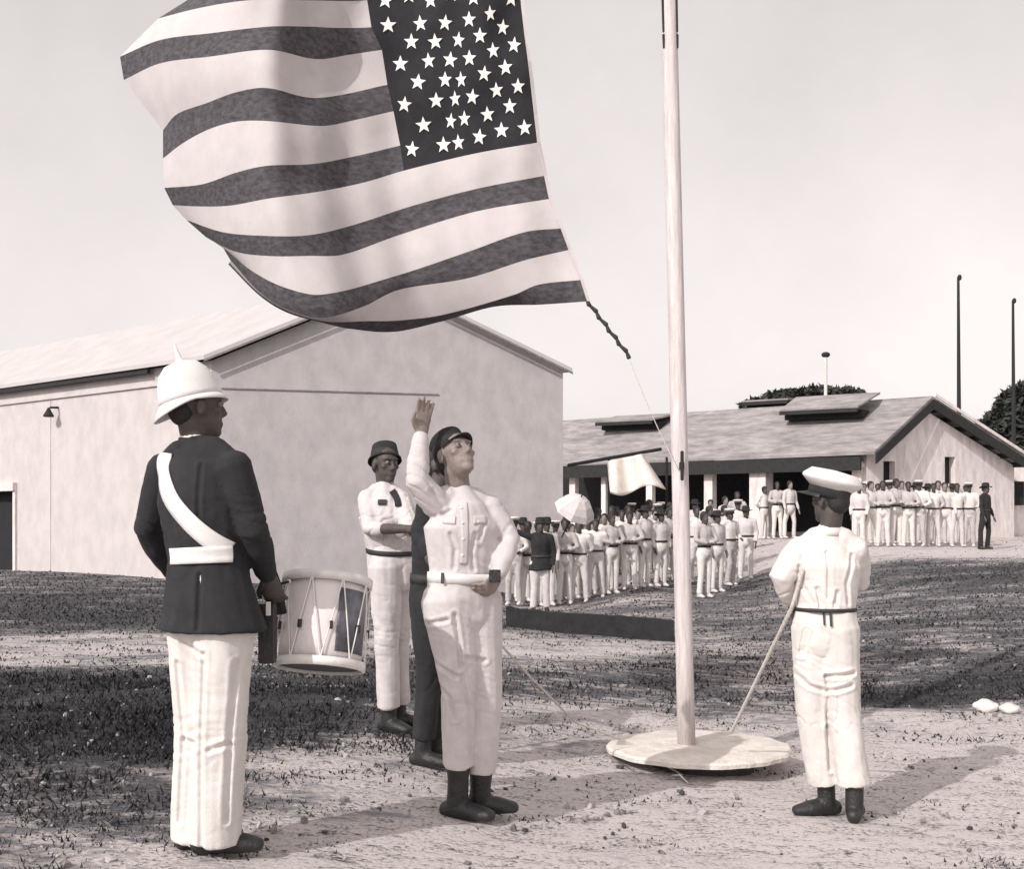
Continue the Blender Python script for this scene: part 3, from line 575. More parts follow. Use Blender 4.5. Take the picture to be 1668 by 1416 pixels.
def human(name, label, J, mats, vox=.0062, s=1., f=None, hf=None, hu=(0, 0, 1), hands=None, group=None, fold=.006, simple=False, root=None, tr=(.098, .07, .066), boots=0, belt=True, feet=None, puff=1., hairy=True, tor=1., coat=0):
    """J: joints in world space. torso/limb lofts -> body mesh, garment meshes"""
    z0 = J['zg']; c = (J['hipL'] + J['hipR']) / 2; rt = root or empty(name, (c.x, c.y, z0), label, 'person', group)
    f = Vector(f).normalized(); sv = Vector((f.y, -f.x, 0)).normalized()       # own right-hand side
    R = headbase(hf or f, hu); hips = c; ch = (J['shL'] + J['shR']) / 2; nk = J['neck']
    waist = hips.lerp(ch, .36); chest = hips.lerp(ch, .78)
    def torso(bm, g, low=.0):
        wS = (J['shR'] - J['shL']).length * .5; across = (J['shR'] - J['shL']).normalized()
        tube(bm, [hips + Vector((0, 0, -.06 - low)), hips + Vector((0, 0, .03)), waist, chest, ch + Vector((0, 0, -.005)), nk.lerp(ch, .55), nk],
             [(.155*s*tor+g, .115*s+g), (.160*s*tor+g, .118*s+g), (.145*s*tor+g, .108*s+g), (.17*s*tor+g, .125*s+g), (wS*.92+g*.5, .095*s+g), (wS*.55, .07*s+g), (.056*s+g*.5, .058*s+g*.5)], side=across, n=20)
        for k in 'LR': tube(bm, [J['sh' + k] + Vector((0, 0, -.01)), J['sh' + k].lerp(nk, .5) + Vector((0, 0, .0)), nk + Vector((0, 0, -.03))], [.050*s+g, .050*s+g, .046*s+g], n=12)
    def arm(bm, k, g, cuff=0.):
        S_, E, Wt = J['sh' + k], J['el' + k], J['wr' + k]
        e = Wt.lerp(E, cuff)
        tube(bm, [S_, S_.lerp(E, .35), E, E.lerp(e, .4), e], [.058*s+g, .052*s+g*puff, .043*s+g*puff, .042*s+g, .030*s+g], n=14)
    def leg(bm, k, g, radii, end=None):
        Hh, K, A_ = J['hip' + k], J['kn' + k], J['an' + k]; e = end if end is not None else A_
        tube(bm, [Hh + Vector((0, 0, .02)), Hh.lerp(K, .35), K, K.lerp(A_, .4), e], [radii[0]+.012+g, radii[0]+g, radii[1]+g, (radii[1] + radii[2]) / 2 + g, radii[2]+g], n=16, round_='start' if end is not None else True)
    # body
    bm = bmesh.new(); torso(bm, -.012)
    for k in 'LR':
        arm(bm, k, -.007); leg(bm, k, -.01, (.078*s, .055*s, .042*s))
        hd = (hands or {}).get(k)
        if hd and not simple: hand(bm, J['wr' + k], hd[0], hd[1], hd[2], k == 'L', s * 1.02)
        else:
            d = (J['wr' + k] - J['el' + k]).normalized(); tube(bm, [J['wr' + k], J['wr' + k] + d * .09 * s, J['wr' + k] + d * .16 * s], [(.028*s, .02*s), (.036*s, .02*s), (.02*s, .016*s)], side=f, n=8)
    hc = J['head']; tube(bm, [nk - Vector((0, 0, .05)), nk, hc + R @ Vector((0, -.02, -.05)) * s], [.058*s, .056*s, .054*s], n=14)
    head(bm, hc, R, s, simple)
    me = solid(bm, vox, 2 if simple else 3); link('body', me, mats['skin'], rt, True)
    if not simple:
        for k in (-1, 1):
            bm = bmesh.new(); ell(bm, hc + R @ Vector((.03 * k * s, .0725 * s, .012 * s)), (.012*s,) * 3, None, 10); e_ = fin('eye', bm, M['eye'], rt, True)
            bm = bmesh.new(); ell(bm, hc + R @ Vector((.03 * k * s, .0822 * s, .012 * s)), (.0052*s,) * 3, None, 8); fin('iris', bm, M['iris'], e_, True)
    if hairy:
        bm = bmesh.new(); s_h = s; s = s * (1.10 if simple else 1)
        if hairy != 'low': ell(bm, hc + R @ Vector((0, -.024, .045)) * s, (.079*s, .092*s, .084*s), R)
        ell(bm, hc + R @ Vector((0, -.058, -.01)) * s, (.062*s, .05*s, .06*s), R)
        link('hair', solid(bm, vox * 1.2, 2), M['hair'], rt, True); s = s_h
    # garments
    bm = bmesh.new(); torso(bm, .006, -.02 if coat else 0)
    if coat:
        across = (J['shR'] - J['shL']).normalized(); tube(bm, [waist, hips, hips + Vector((0, 0, -coat))], [(.155*s*tor, .118*s), (.190*s*tor, .150*s), (.212*s*tor, .172*s)], side=across, n=20, round_=False)
    for k in 'LR': arm(bm, k, .009, mats.get('cuff', .12))
    g = [(J['elL'], .12), (J['elR'], .12), (waist, .12)]
    link(mats.get('top', 'shirt'), solid(bm, vox * 1.15, 4, fold, 10 / s, g), mats['shirt'], rt, True)
    bm = bmesh.new(); across = (J['hipR'] - J['hipL']); across = (sv if across.length < .02 else across.normalized())
    wl = waist.lerp(hips, .25)
    tube(bm, [wl, hips + Vector((0, 0, .04)), hips + Vector((0, 0, -.05))], [(.152*s*tor, .116*s), (.172*s*tor, .13*s), (.15*s*tor, .12*s)], side=across, n=20)
    for k in 'LR':
        e = J['kn' + k].lerp(J['an' + k], 1 - boots) if boots else J['an' + k] + Vector((0, 0, -.012)); leg(bm, k, 0, tuple(v * s for v in tr), e)
    g = [(J['knL'], .10), (J['knR'], .10), (hips + Vector((0, 0, -.1)), .12), (J['anL'] + Vector((0, 0, .05)), .07), (J['anR'] + Vector((0, 0, .05)), .07)]
    link('trousers', solid(bm, vox * 1.15, 3, fold, 8 / s, g), mats['trousers'], rt, True)
    if not simple:
        bm = bmesh.new(); cu = (hc - nk).normalized() * .4 + Vector((0, 0, .6)); cu.normalize(); q0_ = nk + cu * -.035; q1_ = nk + cu * .004
        tube(bm, [q0_, q1_, q1_ + cu * .003, q0_ + cu * .01], [.070*s, .063*s, .058*s, .057*s], n=28, round_=False); fin('collar', bm, mats['shirt'], rt, True)
    if belt:
        bm = bmesh.new(); bz = wl + Vector((0, 0, .0)); ax = (ch - hips).normalized(); ac = (J['shR'] - J['shL']).normalized()
        k = mats.get('belt_w', .024); from mathutils.bvhtree import BVHTree
        tg = [o.data for o in rt.children if o.name.split('.')[0] in (mats.get('top', 'shirt'), 'trousers')]
        bvs = [BVHTree.FromPolygons([v.co.copy() for v in t_.vertices], [tuple(p.vertices) for p in t_.polygons]) for t_ in tg]
        nb = 36; fw = ax.cross(ac).normalized(); rr_ = []
        for i_ in range(nb):
            a_ = 2 * math.pi * i_ / nb; dv = ac * math.cos(a_) + fw * math.sin(a_); best = .13 * s
            for hh in (-k, 0, k):
                for bv in bvs:
                    st0 = bz + ax * hh; lim = (.205 if abs(math.cos(a_)) > .5 else .17) * s; h_ = bv.ray_cast(st0 + dv * lim, -dv)
                    if h_[0] is not None and h_[3] > .002: best = max(best, min((h_[0] - st0).length, lim))
            rr_.append(best)
        for _ in range(3): rr_ = [max((rr_[q_ - 1] + rr_[q_] * 2 + rr_[(q_ + 1) % nb]) / 4, rr_[q_] - .004) for q_ in range(nb)]
        rg_ = [[bm.verts.new(bz + ax * hh + (ac * math.cos(2*math.pi*q_/nb) + fw * math.sin(2*math.pi*q_/nb)) * (rr_[q_] + ex)) for q_ in range(nb)] for hh, ex in ((-k, -.01), (-k, .004), (0, .0055), (k, .004), (k, -.01))]
        for a_, b_ in zip(rg_, rg_[1:]):
            for q_ in range(nb): bm.faces.new((a_[q_], a_[(q_+1)%nb], b_[(q_+1)%nb], b_[q_]))
        fin('belt', bm, mats['belt'], rt, True)
    for k in 'LR':
        bm = bmesh.new(); shoe(bm, J['an' + k], (feet or {}).get(k, f), s, z0, .0); 
        if boots: A_ = J['an' + k]; K = J['kn' + k]; tube(bm, [A_ + Vector((0, 0, -.03)), A_.lerp(K, .15), A_.lerp(K, boots + .06)], [.046*s, .048*s, .058*s], n=12)
        link('boot' if boots else 'shoe', solid(bm, vox * 1.2, 2), mats['shoes'], rt, True)
    return rt, R, dict(waist=wl, hips=hips, ch=ch, chest=chest)
def joints(d, zg, **k): 
    J = {n: P(v[0], v[1], d + (v[2] if len(v) > 2 else 0)) for n, v in k.items()}; J['zg'] = zg; return J
def zg_at(J): c = (J['anL'] + J['anR']) / 2; return T1(c.x, c.y)
# --- the drummer, foreground left
d = 4.02
J = joints(d, 0, head=(322,664,.02), neck=(320,716,.03), shL=(270,762,.12), shR=(380,758,-.08), elL=(242,862,.16), elR=(414,866,-.06), wrL=(285,935,.32), wrR=(436,938,.10),
   hipL=(322,998,.06), hipR=(366,998,-.02), knL=(326,1195,.05), knR=(360,1200,-.03), anL=(322,1362,.06), anR=(350,1366,-.02))
J['zg'] = T1(*((J['anL'] + J['anR']) / 2).xy)
mt = dict(skin=M['dark_skin'], shirt=M['dark_wool'], trousers=M['white_drill'], belt=M['webbing'], shoes=M['leather'], top='tunic', belt_w=.03, cuff=.05)
fd = Vector((.62, .78, 0)).normalized()
dm, R, K = human('person', 'drummer in dark tunic, white trousers and white helmet seen from behind beside the drum', J, mt, f=fd, hf=(.85, .5, .02), hands={'R': ((.25, .25, -.9), (0, .5, -.2), .5), 'L': ((.8, .1, -.5), (0, 0, -1), .5)},
   tr=(.106, .090, .096), fold=.006, belt=False, coat=.062, tor=1.06, feet={'L': (.75, .6, 0), 'R': (.95, .1, 0)}, puff=1.1, hairy='low')
def surf_strip(name, path, width, m, parent, center, nrm_from, lift=.006, target=None):
    """band laid over a garment: points are dropped onto it from outside, edges given thickness"""
    from mathutils.bvhtree import BVHTree
    bv = BVHTree.FromPolygons([v.co.copy() for v in target.vertices], [tuple(p.vertices) for p in target.polygons])
    bm = bmesh.new(); rows = []
    n = len(path)
    for i, p in enumerate(path):
        t = (path[min(i + 1, n - 1)] - path[max(i - 1, 0)]).normalized(); wdir = t.cross(nrm_from).normalized()
        row = []
        for k in range(5):
            q = p + wdir * width * (k / 4 - .5)
            h = bv.ray_cast(q + nrm_from * .6, -nrm_from)
            if h[0] is None: h = bv.find_nearest(q)
            row.append(h[0] + nrm_from * lift)
        rows.append(row)
    for _ in range(3):
        rows = [[(rows[max(i-1,0)][k] + rows[i][k] * 2 + rows[min(i+1,n-1)][k]) / 4 for k in range(5)] for i in range(n)]
    rv = [[bm.verts.new(q) for q in r_] for r_ in rows]
    for a, b in zip(rv, rv[1:]):
        for k in range(4): bm.faces.new((a[k], a[k+1], b[k+1], b[k]))
    o = fin(name, bm, m, parent, True); s_ = o.modifiers.new('s', 'SOLIDIFY'); s_.thickness = .005; s_.offset = 0
    return o
tun = [o for o in dm.children if o.name.startswith('tunic')][0].data
def pxpath(pts, d, n=40):
    pts = [Vector((a, b, 0)) for a, b in pts]; out = []
    for i in range(n + 1):
        f = i / n * (len(pts) - 1); k = min(int(f), len(pts) - 2); u = f - k
        p0, p1, p2, p3 = pts[max(k-1,0)], pts[k], pts[k+1], pts[min(k+2, len(pts)-1)]
        q = .5 * ((2*p1) + (-p0+p2)*u + (2*p0-5*p1+4*p2-p3)*u*u + (-p0+3*p1-3*p2+p3)*u**3); out.append(P(q.x, q.y, d))
    return out
toward = Vector((0, -1, 0))
surf_strip('cross_belt', pxpath([(258,735),(257,750),(262,775),(285,815),(318,850),(350,877),(382,898)], 3.98), .066, M['webbing'], dm, None, toward, .008, tun)
surf_strip('waist_belt', pxpath([(276,907),(310,905),(350,903),(386,902)], 3.98), .058, M['webbing'], dm, None, toward, .010, tun)
# collar line and helmet
bm = bmesh.new(); tube(bm, [J['neck'] + Vector((0, 0, -.004)), J['neck'] + Vector((.001, 0, .014))], [.062, .060], n=20, round_=False); fin('collar', bm, M['webbing'], dm, True)
def helmet(parent, hc, R, s=1.):
    root = lambda x, y, z: hc + R @ Vector((x, y, z)) * s
    n = 40; prof = [(.30, .165), (.55, .155), (.78, .125), (.93, .08), (1.0, .03), (1.02, .012)]
    bm = bmesh.new(); rings = []
    for k_, z in [(.02, .155)] + prof: rings.append([bm.verts.new(root(.104 * k_ * math.cos(2*math.pi*i/n), .122 * k_ * math.sin(2*math.pi*i/n) - .005, z + .02)) for i in range(n)])
    for a, b in zip(rings, rings[1:]):
        for i in range(n): bm.faces.new((a[i], a[(i+1)%n], b[(i+1)%n], b[i]))
    bm.faces.new(rings[0]); hm = fin('helmet', bm, M['webbing'], parent, True); hm.modifiers.new('s', 'SOLIDIFY').thickness = .006
    bm = bmesh.new(); rings = []
    for k_ in (0, .5, 1):
        row = []
        for i in range(n):
            a = 2*math.pi*i/n; bk = max(0, -math.sin(a)); fr = max(0, math.sin(a)); w_ = .012 + .026 * bk + .008 * fr
            row.append(bm.verts.new(root((.105 + w_ * k_) * math.cos(a), (.123 + w_ * k_) * math.sin(a) - .005, .032 - k_ * (.018 + .040 * bk ** 1.5 + .012 * fr))))
        rings.append(row)
    for a, b in zip(rings, rings[1:]):
        for i in range(n): bm.faces.new((a[i], a[(i+1)%n], b[(i+1)%n], b[i]))
    br = fin('brim', bm, M['webbing'], hm, True); br.modifiers.new('s', 'SOLIDIFY').thickness = .005
    bm = bmesh.new(); tube(bm, [root(0, -.005, .172), root(0, -.005, .192), root(0, -.005, .20), root(0, -.005, .262)], [.024, .018, .011, .003], n=12); fin('spike', bm, M['webbing'], hm, True)
helmet(dm, J['head'] + Vector((-.012, 0, .0)), headbase((.9, .42, .26), (-.3, 0, 1)), .93)
# --- drum and sticks
dc = P(527, 1016, 4.35); DR = Matrix.Rotation(math.radians(-15), 4, 'X') @ Matrix.Rotation(math.radians(3), 4, 'Y'); MD = Matrix.Translation(dc) @ DR
drum = empty('drum', dc, 'pale field drum with rope cords slung in front of the drummer', 'drum')
bm = bmesh.new(); lathe(bm, [(.160, -.165), (.163, -.1), (.163, .1), (.160, .165)], 48, MD); fin('shell', bm, M['drum_shell'], drum, True)
bm = bmesh.new()
ang0, ang1 = math.radians(-62), math.radians(-8)
va = []
for i in range(17):
    a = ang0 + (ang1 - ang0) * i / 16; va.append([bm.verts.new(MD @ Vector((.1645 * math.cos(a), .1645 * math.sin(a), z))) for z in (-.125, .12)])
for a, b in zip(va, va[1:]): bm.faces.new((a[0], b[0], b[1], a[1]))
o = fin('dark_panel', bm, M['drum_dark'], drum, True); o.modifiers.new('s', 'SOLIDIFY').thickness = .002  # darker panel on the right side of the shell
for z in (-.165, .165):
    bm = bmesh.new(); lathe(bm, [(.166, z - .018), (.178, z - .016), (.179, z + .016), (.166, z + .018), (.166, z - .018)], 48, MD, close=False); fin('hoop', bm, M['hoop'], drum, True)
    bm = bmesh.new(); lathe(bm, [(.02, z * 1.03), (.165, z * 1.03), (.165, z * 1.0), (.02, z)], 40, MD); fin('drum_head', bm, M['drum_head'] if z < 0 else M['drum_shell'], drum)
NC = 9
for i in range(NC):
    for s_ in (0, 1):
        a0 = 2*math.pi*(i + .5 * s_) / NC; a1 = 2*math.pi*(i + .5 + .5 * s_) / NC; z0_, z1_ = (-.16, .16) if s_ == 0 else (.16, -.16)
        bm = bmesh.new(); pts = []
        for k in range(9): a = a0 + (a1 - a0) * k / 8; z = z0_ + (z1_ - z0_) * k / 8; pts.append(MD @ Vector((.174 * math.cos(a), .174 * math.sin(a), z)))
        tube(bm, pts, [.0028] * 9, n=6); fin('cord', bm, M['hoop'], drum)
    a0 = 2*math.pi*i/NC + .17; bm = bmesh.new(); q = MD @ Vector((.176 * math.cos(a0), .176 * math.sin(a0), -.03)); box(bm, q, (.012, .012, .03), R=(DR @ Matrix.Rotation(a0, 4, 'Z')).to_3x3()); fin('ear', bm, M['leather'], drum)
bm = bmesh.new(); tube(bm, [P(428, 905, 4.05), P(447, 955, 4.2), P(455, 1000, 4.24)], [(.03, .006)] * 3, side=(1, 0, 0), n=8); fin('sling_strap', bm, M['leather'], drum)
bm = bmesh.new(); box(bm, P(436, 1032, 4.12), (.055, .07, .22)); bmesh.ops.bevel(bm, geom=bm.edges, offset=.012, segments=2); fin('leg_guard', bm, M['leather'], drum)
bm = bmesh.new(); box(bm, P(437, 992, 4.07), (.016, .01, .05)); fin('buckle', bm, M['hoop'], drum)
w = J['wrR']; st = empty('drumstick', w, 'drumstick held in the right hand of the drummer', 'drumstick')
bm = bmesh.new(); tube(bm, [P(430, 958, 4.13), P(470, 948, 4.25)], [.007, .005], n=8); fin('shaft', bm, M['timber'], st)
bm = bmesh.new(); ell(bm, P(471, 948, 4.255), (.009, .009, .009), seg=8); fin('bead', bm, M['hoop'], st)
def crease(me, px, d, depth, width):
    pts = [P(a, b, d) for a, b in px]
    for v in me.vertices:
        if v.normal.y > .2: continue
        best = 9
        for a, b in zip(pts, pts[1:]):
            ax_, az, bx, bz_ = a.x, a.z, b.x, b.z; L2 = (bx-ax_)**2 + (bz_-az)**2; t_ = max(0, min(1, ((v.co.x-ax_)*(bx-ax_) + (v.co.z-az)*(bz_-az)) / L2))
            best = min(best, math.hypot(v.co.x - ax_ - t_*(bx-ax_), v.co.z - az - t_*(bz_-az)))
        if best < width * 3: v.co.y += depth * math.exp(-(best / width) ** 2) - depth * .35 * math.exp(-((best - width * 1.9) / width) ** 2)
    me.update()
for path in ([(338,760),(336,860)], [(245,850),(262,872)], [(338,935),(338,1020)]): crease(tun, path, 4.0, .010, .008)
dtr = [o for o in dm.children if o.name.startswith('trousers')][0].data
for path in ([(345,1060),(338,1200),(338,1370)], [(290,1080),(300,1200),(292,1340)], [(395,1075),(385,1180),(378,1330)], [(300,1045),(340,1062)], [(300,1205),(325,1212)], [(350,1215),(380,1205)]): crease(dtr, path, 4.0, .012, .009)
# --- man looking up, centre
d = 4.88
J = joints(d, 0, head=(742,744,0), neck=(746,797,.02), shR=(712,822,-.05), shL=(794,826,.06), elR=(680,782,-.12), elL=(830,880,.05), wrR=(686,708,-.10), wrL=(812,937,-.08),
   hipR=(730,985,-.04), hipL=(774,985,.05), knR=(748,1122,-.05), knL=(788,1128,.03), anR=(746,1296,.02), anL=(782,1306,.10))
J['zg'] = T1(*((J['anL'] + J['anR']) / 2).xy)
mt = dict(skin=M['skin'], shirt=M['white_cloth'], trousers=M['white_cloth'], belt=M['webbing'], shoes=M['leather'], cuff=.06, belt_w=.022)
am, R, K = human('person', 'man in pale shirt and trousers looking up with one arm raised, centre foreground', J, mt, f=(.70, -.71, 0), hf=(.50, -.62, .42), hu=(-.2, .3, .9),
   hands={'R': ((.1, .1, 1), (.5, -.8, 0), .12), 'L': ((-.5, -.5, -.6), (-.8, .4, 0), .7)}, tr=(.108, .080, .070), fold=.006, boots=.28, feet={'R': (.9, -.35, 0), 'L': (.95, .05, 0)}, tor=1.0, puff=1.3)
def peaked_cap(parent, hc, R, mtop, mband, rad=.135, hgt=.05, s=1., tilt=0, peak=True):
    R = R @ Matrix.Rotation(tilt, 3, 'X'); Q = lambda x, y, z: hc + R @ Vector((x, y, z)) * s; n = 40
    def lo(name, prof, m, par, close=True, ysc=1.14):
        bm = bmesh.new(); rg = [[bm.verts.new(Q(r_ * math.cos(2*math.pi*i/n), r_ * ysc * math.sin(2*math.pi*i/n) - .008, z)) for i in range(n)] for r_, z in prof]
        for a, b in zip(rg, rg[1:]):
            for i in range(n): bm.faces.new((a[i], a[(i+1)%n], b[(i+1)%n], b[i]))
        if close: bm.faces.new(rg[0][::-1]); bm.faces.new(rg[-1])
        return fin(name, bm, m, par, True)
    cp = lo('cap', [(.088, .075), (rad * .93, .105), (rad, .115), (rad * .985, .126), (rad * .75, .128 + hgt * .25), (rad * .1, .128 + hgt * .3)], mtop, parent)
    lo('cap_band', [(.083, .035), (.0885, .037), (.0895, .076), (.084, .078)], mband, cp)
    if peak:
        bm = bmesh.new(); A, B2 = [], []
        for i in range(15):
            a = math.radians(22 + 136 * i / 14); A.append(bm.verts.new(Q(.087 * math.cos(a), .098 * math.sin(a) - .008, .042))); B2.append(bm.verts.new(Q(.098 * math.cos(a), (.098 + .052 * math.sin((i / 14) * math.pi) ** .6) * math.sin(a) - .008, .024)))
        for i in range(14): bm.faces.new((A[i], A[i+1], B2[i+1], B2[i]))
        o = fin('peak', bm, M['leather'], cp); o.modifiers.new('s', 'SOLIDIFY').thickness = .004
    return cp
peaked_cap(am, J['head'], R, M['dark_wool'], M['dark_wool'], .084, .012, .90, tilt=.28)
tr_ = [o for o in am.children if o.name.startswith('trousers')][0].data
for px in (722, 800):
    surf_strip('belt_loop', pxpath([(px, 932), (px, 950)], 4.8, 8), .012, M['belt_dark'], am, None, toward, .022, tr_)
ash = [o for o in am.children if o.name.startswith('shirt')][0].data
surf_strip('button_placket', pxpath([(752, 815), (755, 870), (752, 925)], 4.6, 14), .032, M['white_cloth'], am, None, toward, .003, ash)
surf_strip('pocket_flap', pxpath([(716, 846), (740, 848)], 4.6, 8), .035, M['white_cloth'], am, None, toward, .004, ash)
surf_strip('pocket_flap', pxpath([(768, 848), (790, 846)], 4.6, 8), .035, M['white_cloth'], am, None, toward, .004, ash)
from mathutils.bvhtree import BVHTree
_bv = BVHTree.FromPolygons([v.co.copy() for v in ash.vertices], [tuple(p.vertices) for p in ash.polygons])
def on(bv, px, py, d):
    h_ = bv.ray_cast(P(px, py, d) + Vector((0, -.6, 0)), Vector((0, 1, 0))); return h_[0] or P(px, py, d)
for px, py in ((752, 828), (754, 852), (755, 878), (754, 904), (728, 850), (779, 850)):
    bm = bmesh.new(); ell(bm, on(_bv, px, py, 4.8) + Vector((0, -.006, 0)), (.0065, .003, .0065), seg=10); fin('button', bm, M['webbing'], am)
for path in ([(735,870),(742,895),(740,925)], [(775,870),(768,900),(772,928)], [(722,840),(735,832)], [(790,850),(780,880)], [(705,800),(722,826)]): crease(ash, path, 4.8, .010, .009)
bm = bmesh.new(); q = P(806, 939, 4.72); box(bm, q, (.05, .03, .055)); bmesh.ops.bevel(bm, geom=bm.edges, offset=.01, segments=2); fin('belt_pouch', bm, M['leather'], am)
for path in ([(742,1000),(748,1040),(752,1085)], [(690,1062),(712,1082),(745,1100)], [(700,1105),(732,1135),(742,1170)], [(760,1070),(790,1078)], [(752,1100),(765,1160),(768,1230)], [(700,1015),(730,1008)]): crease(tr_, path, 4.8, .014, .009)
# --- dark clothed man behind
d = 5.7
J = joints(d, 0, head=(718,760,0), neck=(712,800,0), shL=(696,826,-.1), shR=(728,826,.12), elL=(692,880,-.14), elR=(742,880,.10), wrL=(700,915,-.25), wrR=(736,925,-.05),
   hipL=(700,985,-.06), hipR=(712,985,.08), knL=(698,1100,-.04), knR=(708,1100,.08), anL=(690,1200,-.02), anR=(712,1196,.08))
J['zg'] = T1(*((J['anL'] + J['anR']) / 2).xy)
mt = dict(skin=M['dark_skin'], shirt=M['dark_wool'], trousers=M['dark_wool'], belt=M['belt_dark'], shoes=M['leather'], cuff=.3, top='jacket')
cm, R, K = human('person', 'man in dark clothes mostly hidden between the two men in pale shirts', J, mt, f=(.9, -.35, 0), hf=(.9, -.3, .2), vox=.009, s=.93, fold=.006,
   hands={'R': ((-.2, -.3, -.9), (-1, 0, 0), .5), 'L': ((.4, -.5, -.6), (1, 0, 0), .6)})
# --- helper in a dark hat, left of centre
d = 6.4
J = joints(d, 0, head=(628,757,0), neck=(628,792,.02), shL=(652,815,-.03), shR=(600,812,-.02), elL=(668,862,-.2), elR=(606,862,-.12), wrL=(692,880,-.38), wrR=(672,862,-.36),
   hipL=(652,930,.08), hipR=(628,930,-.06), knL=(646,1040,.08), knR=(630,1045,-.06), anL=(650,1160,.12), anR=(634,1168,-.05))
J['zg'] = T1(*((J['anL'] + J['anR']) / 2).xy)
mt = dict(skin=M['dark_skin'], shirt=M['white_cloth'], trousers=M['white_cloth'], belt=M['belt_dark'], shoes=M['leather'], cuff=.75, belt_w=.014)
bmn, R, K = human('person', 'man in a dark brimmed hat and pale shirt hauling on the line left of centre', J, mt, f=(.75, -.65, 0), hf=(.6, -.78, -.05), s=.93, vox=.0065, fold=.008,
   hands={'L': ((.7, -.3, .3), (0, -1, .3), .75), 'R': ((.8, -.3, .2), (0, -1, .3), .75)}, tr=(.098, .078, .07), feet={'L': (.9, -.3, 0), 'R': (.8, -.6, 0)}, boots=.12, puff=1.3)
def brim_hat(parent, hc, R, m, s=1., rb=.17, name='hat'):
    Q = lambda x, y, z: hc + R @ Vector((x, y, z)) * s; n = 36; bm = bmesh.new(); rg = []
    for r_, z in ((rb, .045), (rb * .98, .058), (.095, .06), (.088, .10), (.078, .155), (.055, .168), (.005, .15)):
        rg.append([bm.verts.new(Q(r_ * math.cos(2*math.pi*i/n), r_ * 1.12 * math.sin(2*math.pi*i/n) - .01, z + (.02 * math.cos(4*math.pi*i/n) if r_ > .12 else 0))) for i in range(n)])
    for a, b in zip(rg, rg[1:]):
        for i in range(n): bm.faces.new((a[i], a[(i+1)%n], b[(i+1)%n], b[i]))
    bm.faces.new(rg[-1]); o = fin(name, bm, m, parent, True); md = o.modifiers.new('s', 'SOLIDIFY'); md.thickness = .004
    return o
brim_hat(bmn, J['head'] + Vector((0, 0, -.015)), headbase((.5, -.75, .35), (0, .3, 1)), M['dark_wool'], .90, .108)
sh_ = [o for o in bmn.children if o.name.startswith('shirt')][0].data
surf_strip('neckerchief', pxpath([(634, 797), (644, 812), (647, 826)], 6.2, 10), .035, M['dark_wool'], bmn, None, toward, .012, sh_)
surf_strip('pocket_flap', pxpath([(612, 818), (628, 818)], 6.2, 8), .03, M['belt_dark'], bmn, None, toward, .006, sh_)
rope('haul_line', [P(664, 812, 6.02), P(678, 852, 6.0), P(694, 884, 6.0), P(703, 925, 6.02), P(712, 1180, 5.95)], .011, M['rope'], 'pale rope running through the hands of the man in the brimmed hat', sag=.0)
# --- man with white cap hauling, right
d = 5.42
J = joints(d, 0, head=(1352,816,0), neck=(1352,862,.0), shL=(1304,892,.04), shR=(1394,892,-.03), elL=(1272,942,.02), elR=(1398,948,.12), wrL=(1288,984,.12), wrR=(1345,972,.32),
   hipL=(1328,1030,.03), hipR=(1362,1030,-.02), knL=(1322,1155,.03), knR=(1372,1160,-.02), anL=(1344,1272,.06), anR=(1392,1276,-.05))
J['zg'] = T1(*((J['anL'] + J['anR']) / 2).xy)
mt = dict(skin=M['dark_skin'], shirt=M['white_drill'], trousers=M['white_drill'], belt=M['belt_dark'], shoes=M['leather'], cuff=.12, belt_w=.009)
rm, R, K = human('person', 'man in white with a white cap, seen from behind, pulling a rope beside the flagpole', J, mt, f=(-.30, .95, 0), hf=(-.55, .83, .0), s=.96, fold=.007,
   hands={'L': ((.2, .3, -.6), (.6, .2, -.2), .8), 'R': ((-.6, .3, -.3), (0, 0, -1), .6)}, tr=(.106, .088, .084), feet={'L': (-.95, -.12, 0), 'R': (.35, .9, 0)}, puff=2.0, tor=.96)
peaked_cap(rm, P(1343, 820, 5.42), headbase((-.93, .3, .26), (.30, -.12, 1)), M['webbing'], M['dark_wool'], .130, .13)
surf = [o for o in rm.children if o.name.startswith('trousers')][0].data
surf_strip('back_strap', pxpath([(1343, 998), (1343, 1020)], 5.3, 8), .008, M['belt_dark'], rm, None, toward, .012, surf)
surf_strip('back_strap', pxpath([(1353, 998), (1353, 1022)], 5.3, 8), .010, M['belt_dark'], rm, None, toward, .012, surf)
for path in ([(1300,1098),(1325,1122),(1352,1130)], [(1350,1104),(1372,1102),(1392,1098)], [(1352,1106),(1356,1135),(1357,1190)], [(1358,1128),(1388,1118)], [(1318,1030),(1312,1070)], [(1356,1190),(1362,1262)]): crease(surf, path, 5.3, .020, .010)
rshirt = [o for o in rm.children if o.name.startswith('shirt')][0].data
for path in ([(1310,925),(1316,960),(1330,985)], [(1392,905),(1380,950),(1384,985)], [(1350,900),(1352,975)], [(1335,960),(1340,990)], [(1365,965),(1362,990)]): crease(rshirt, path, 5.3, .012, .009)
rope('halyard', [P(1308, 930, 5.36), P(1290, 990, 5.42), P(1192, 1192, 6.2)], .0105, M['rope'], 'pale rope from the man in the white cap down to the round base')
rope('halyard', [P(815, 1050, 5.2), P(865, 1105, 5.6), P(938, 1178, 6.15), P(1010, 1205, 6.4)], .006, M['rope'], 'thin pale rope slanting down to the left rim of the round base')
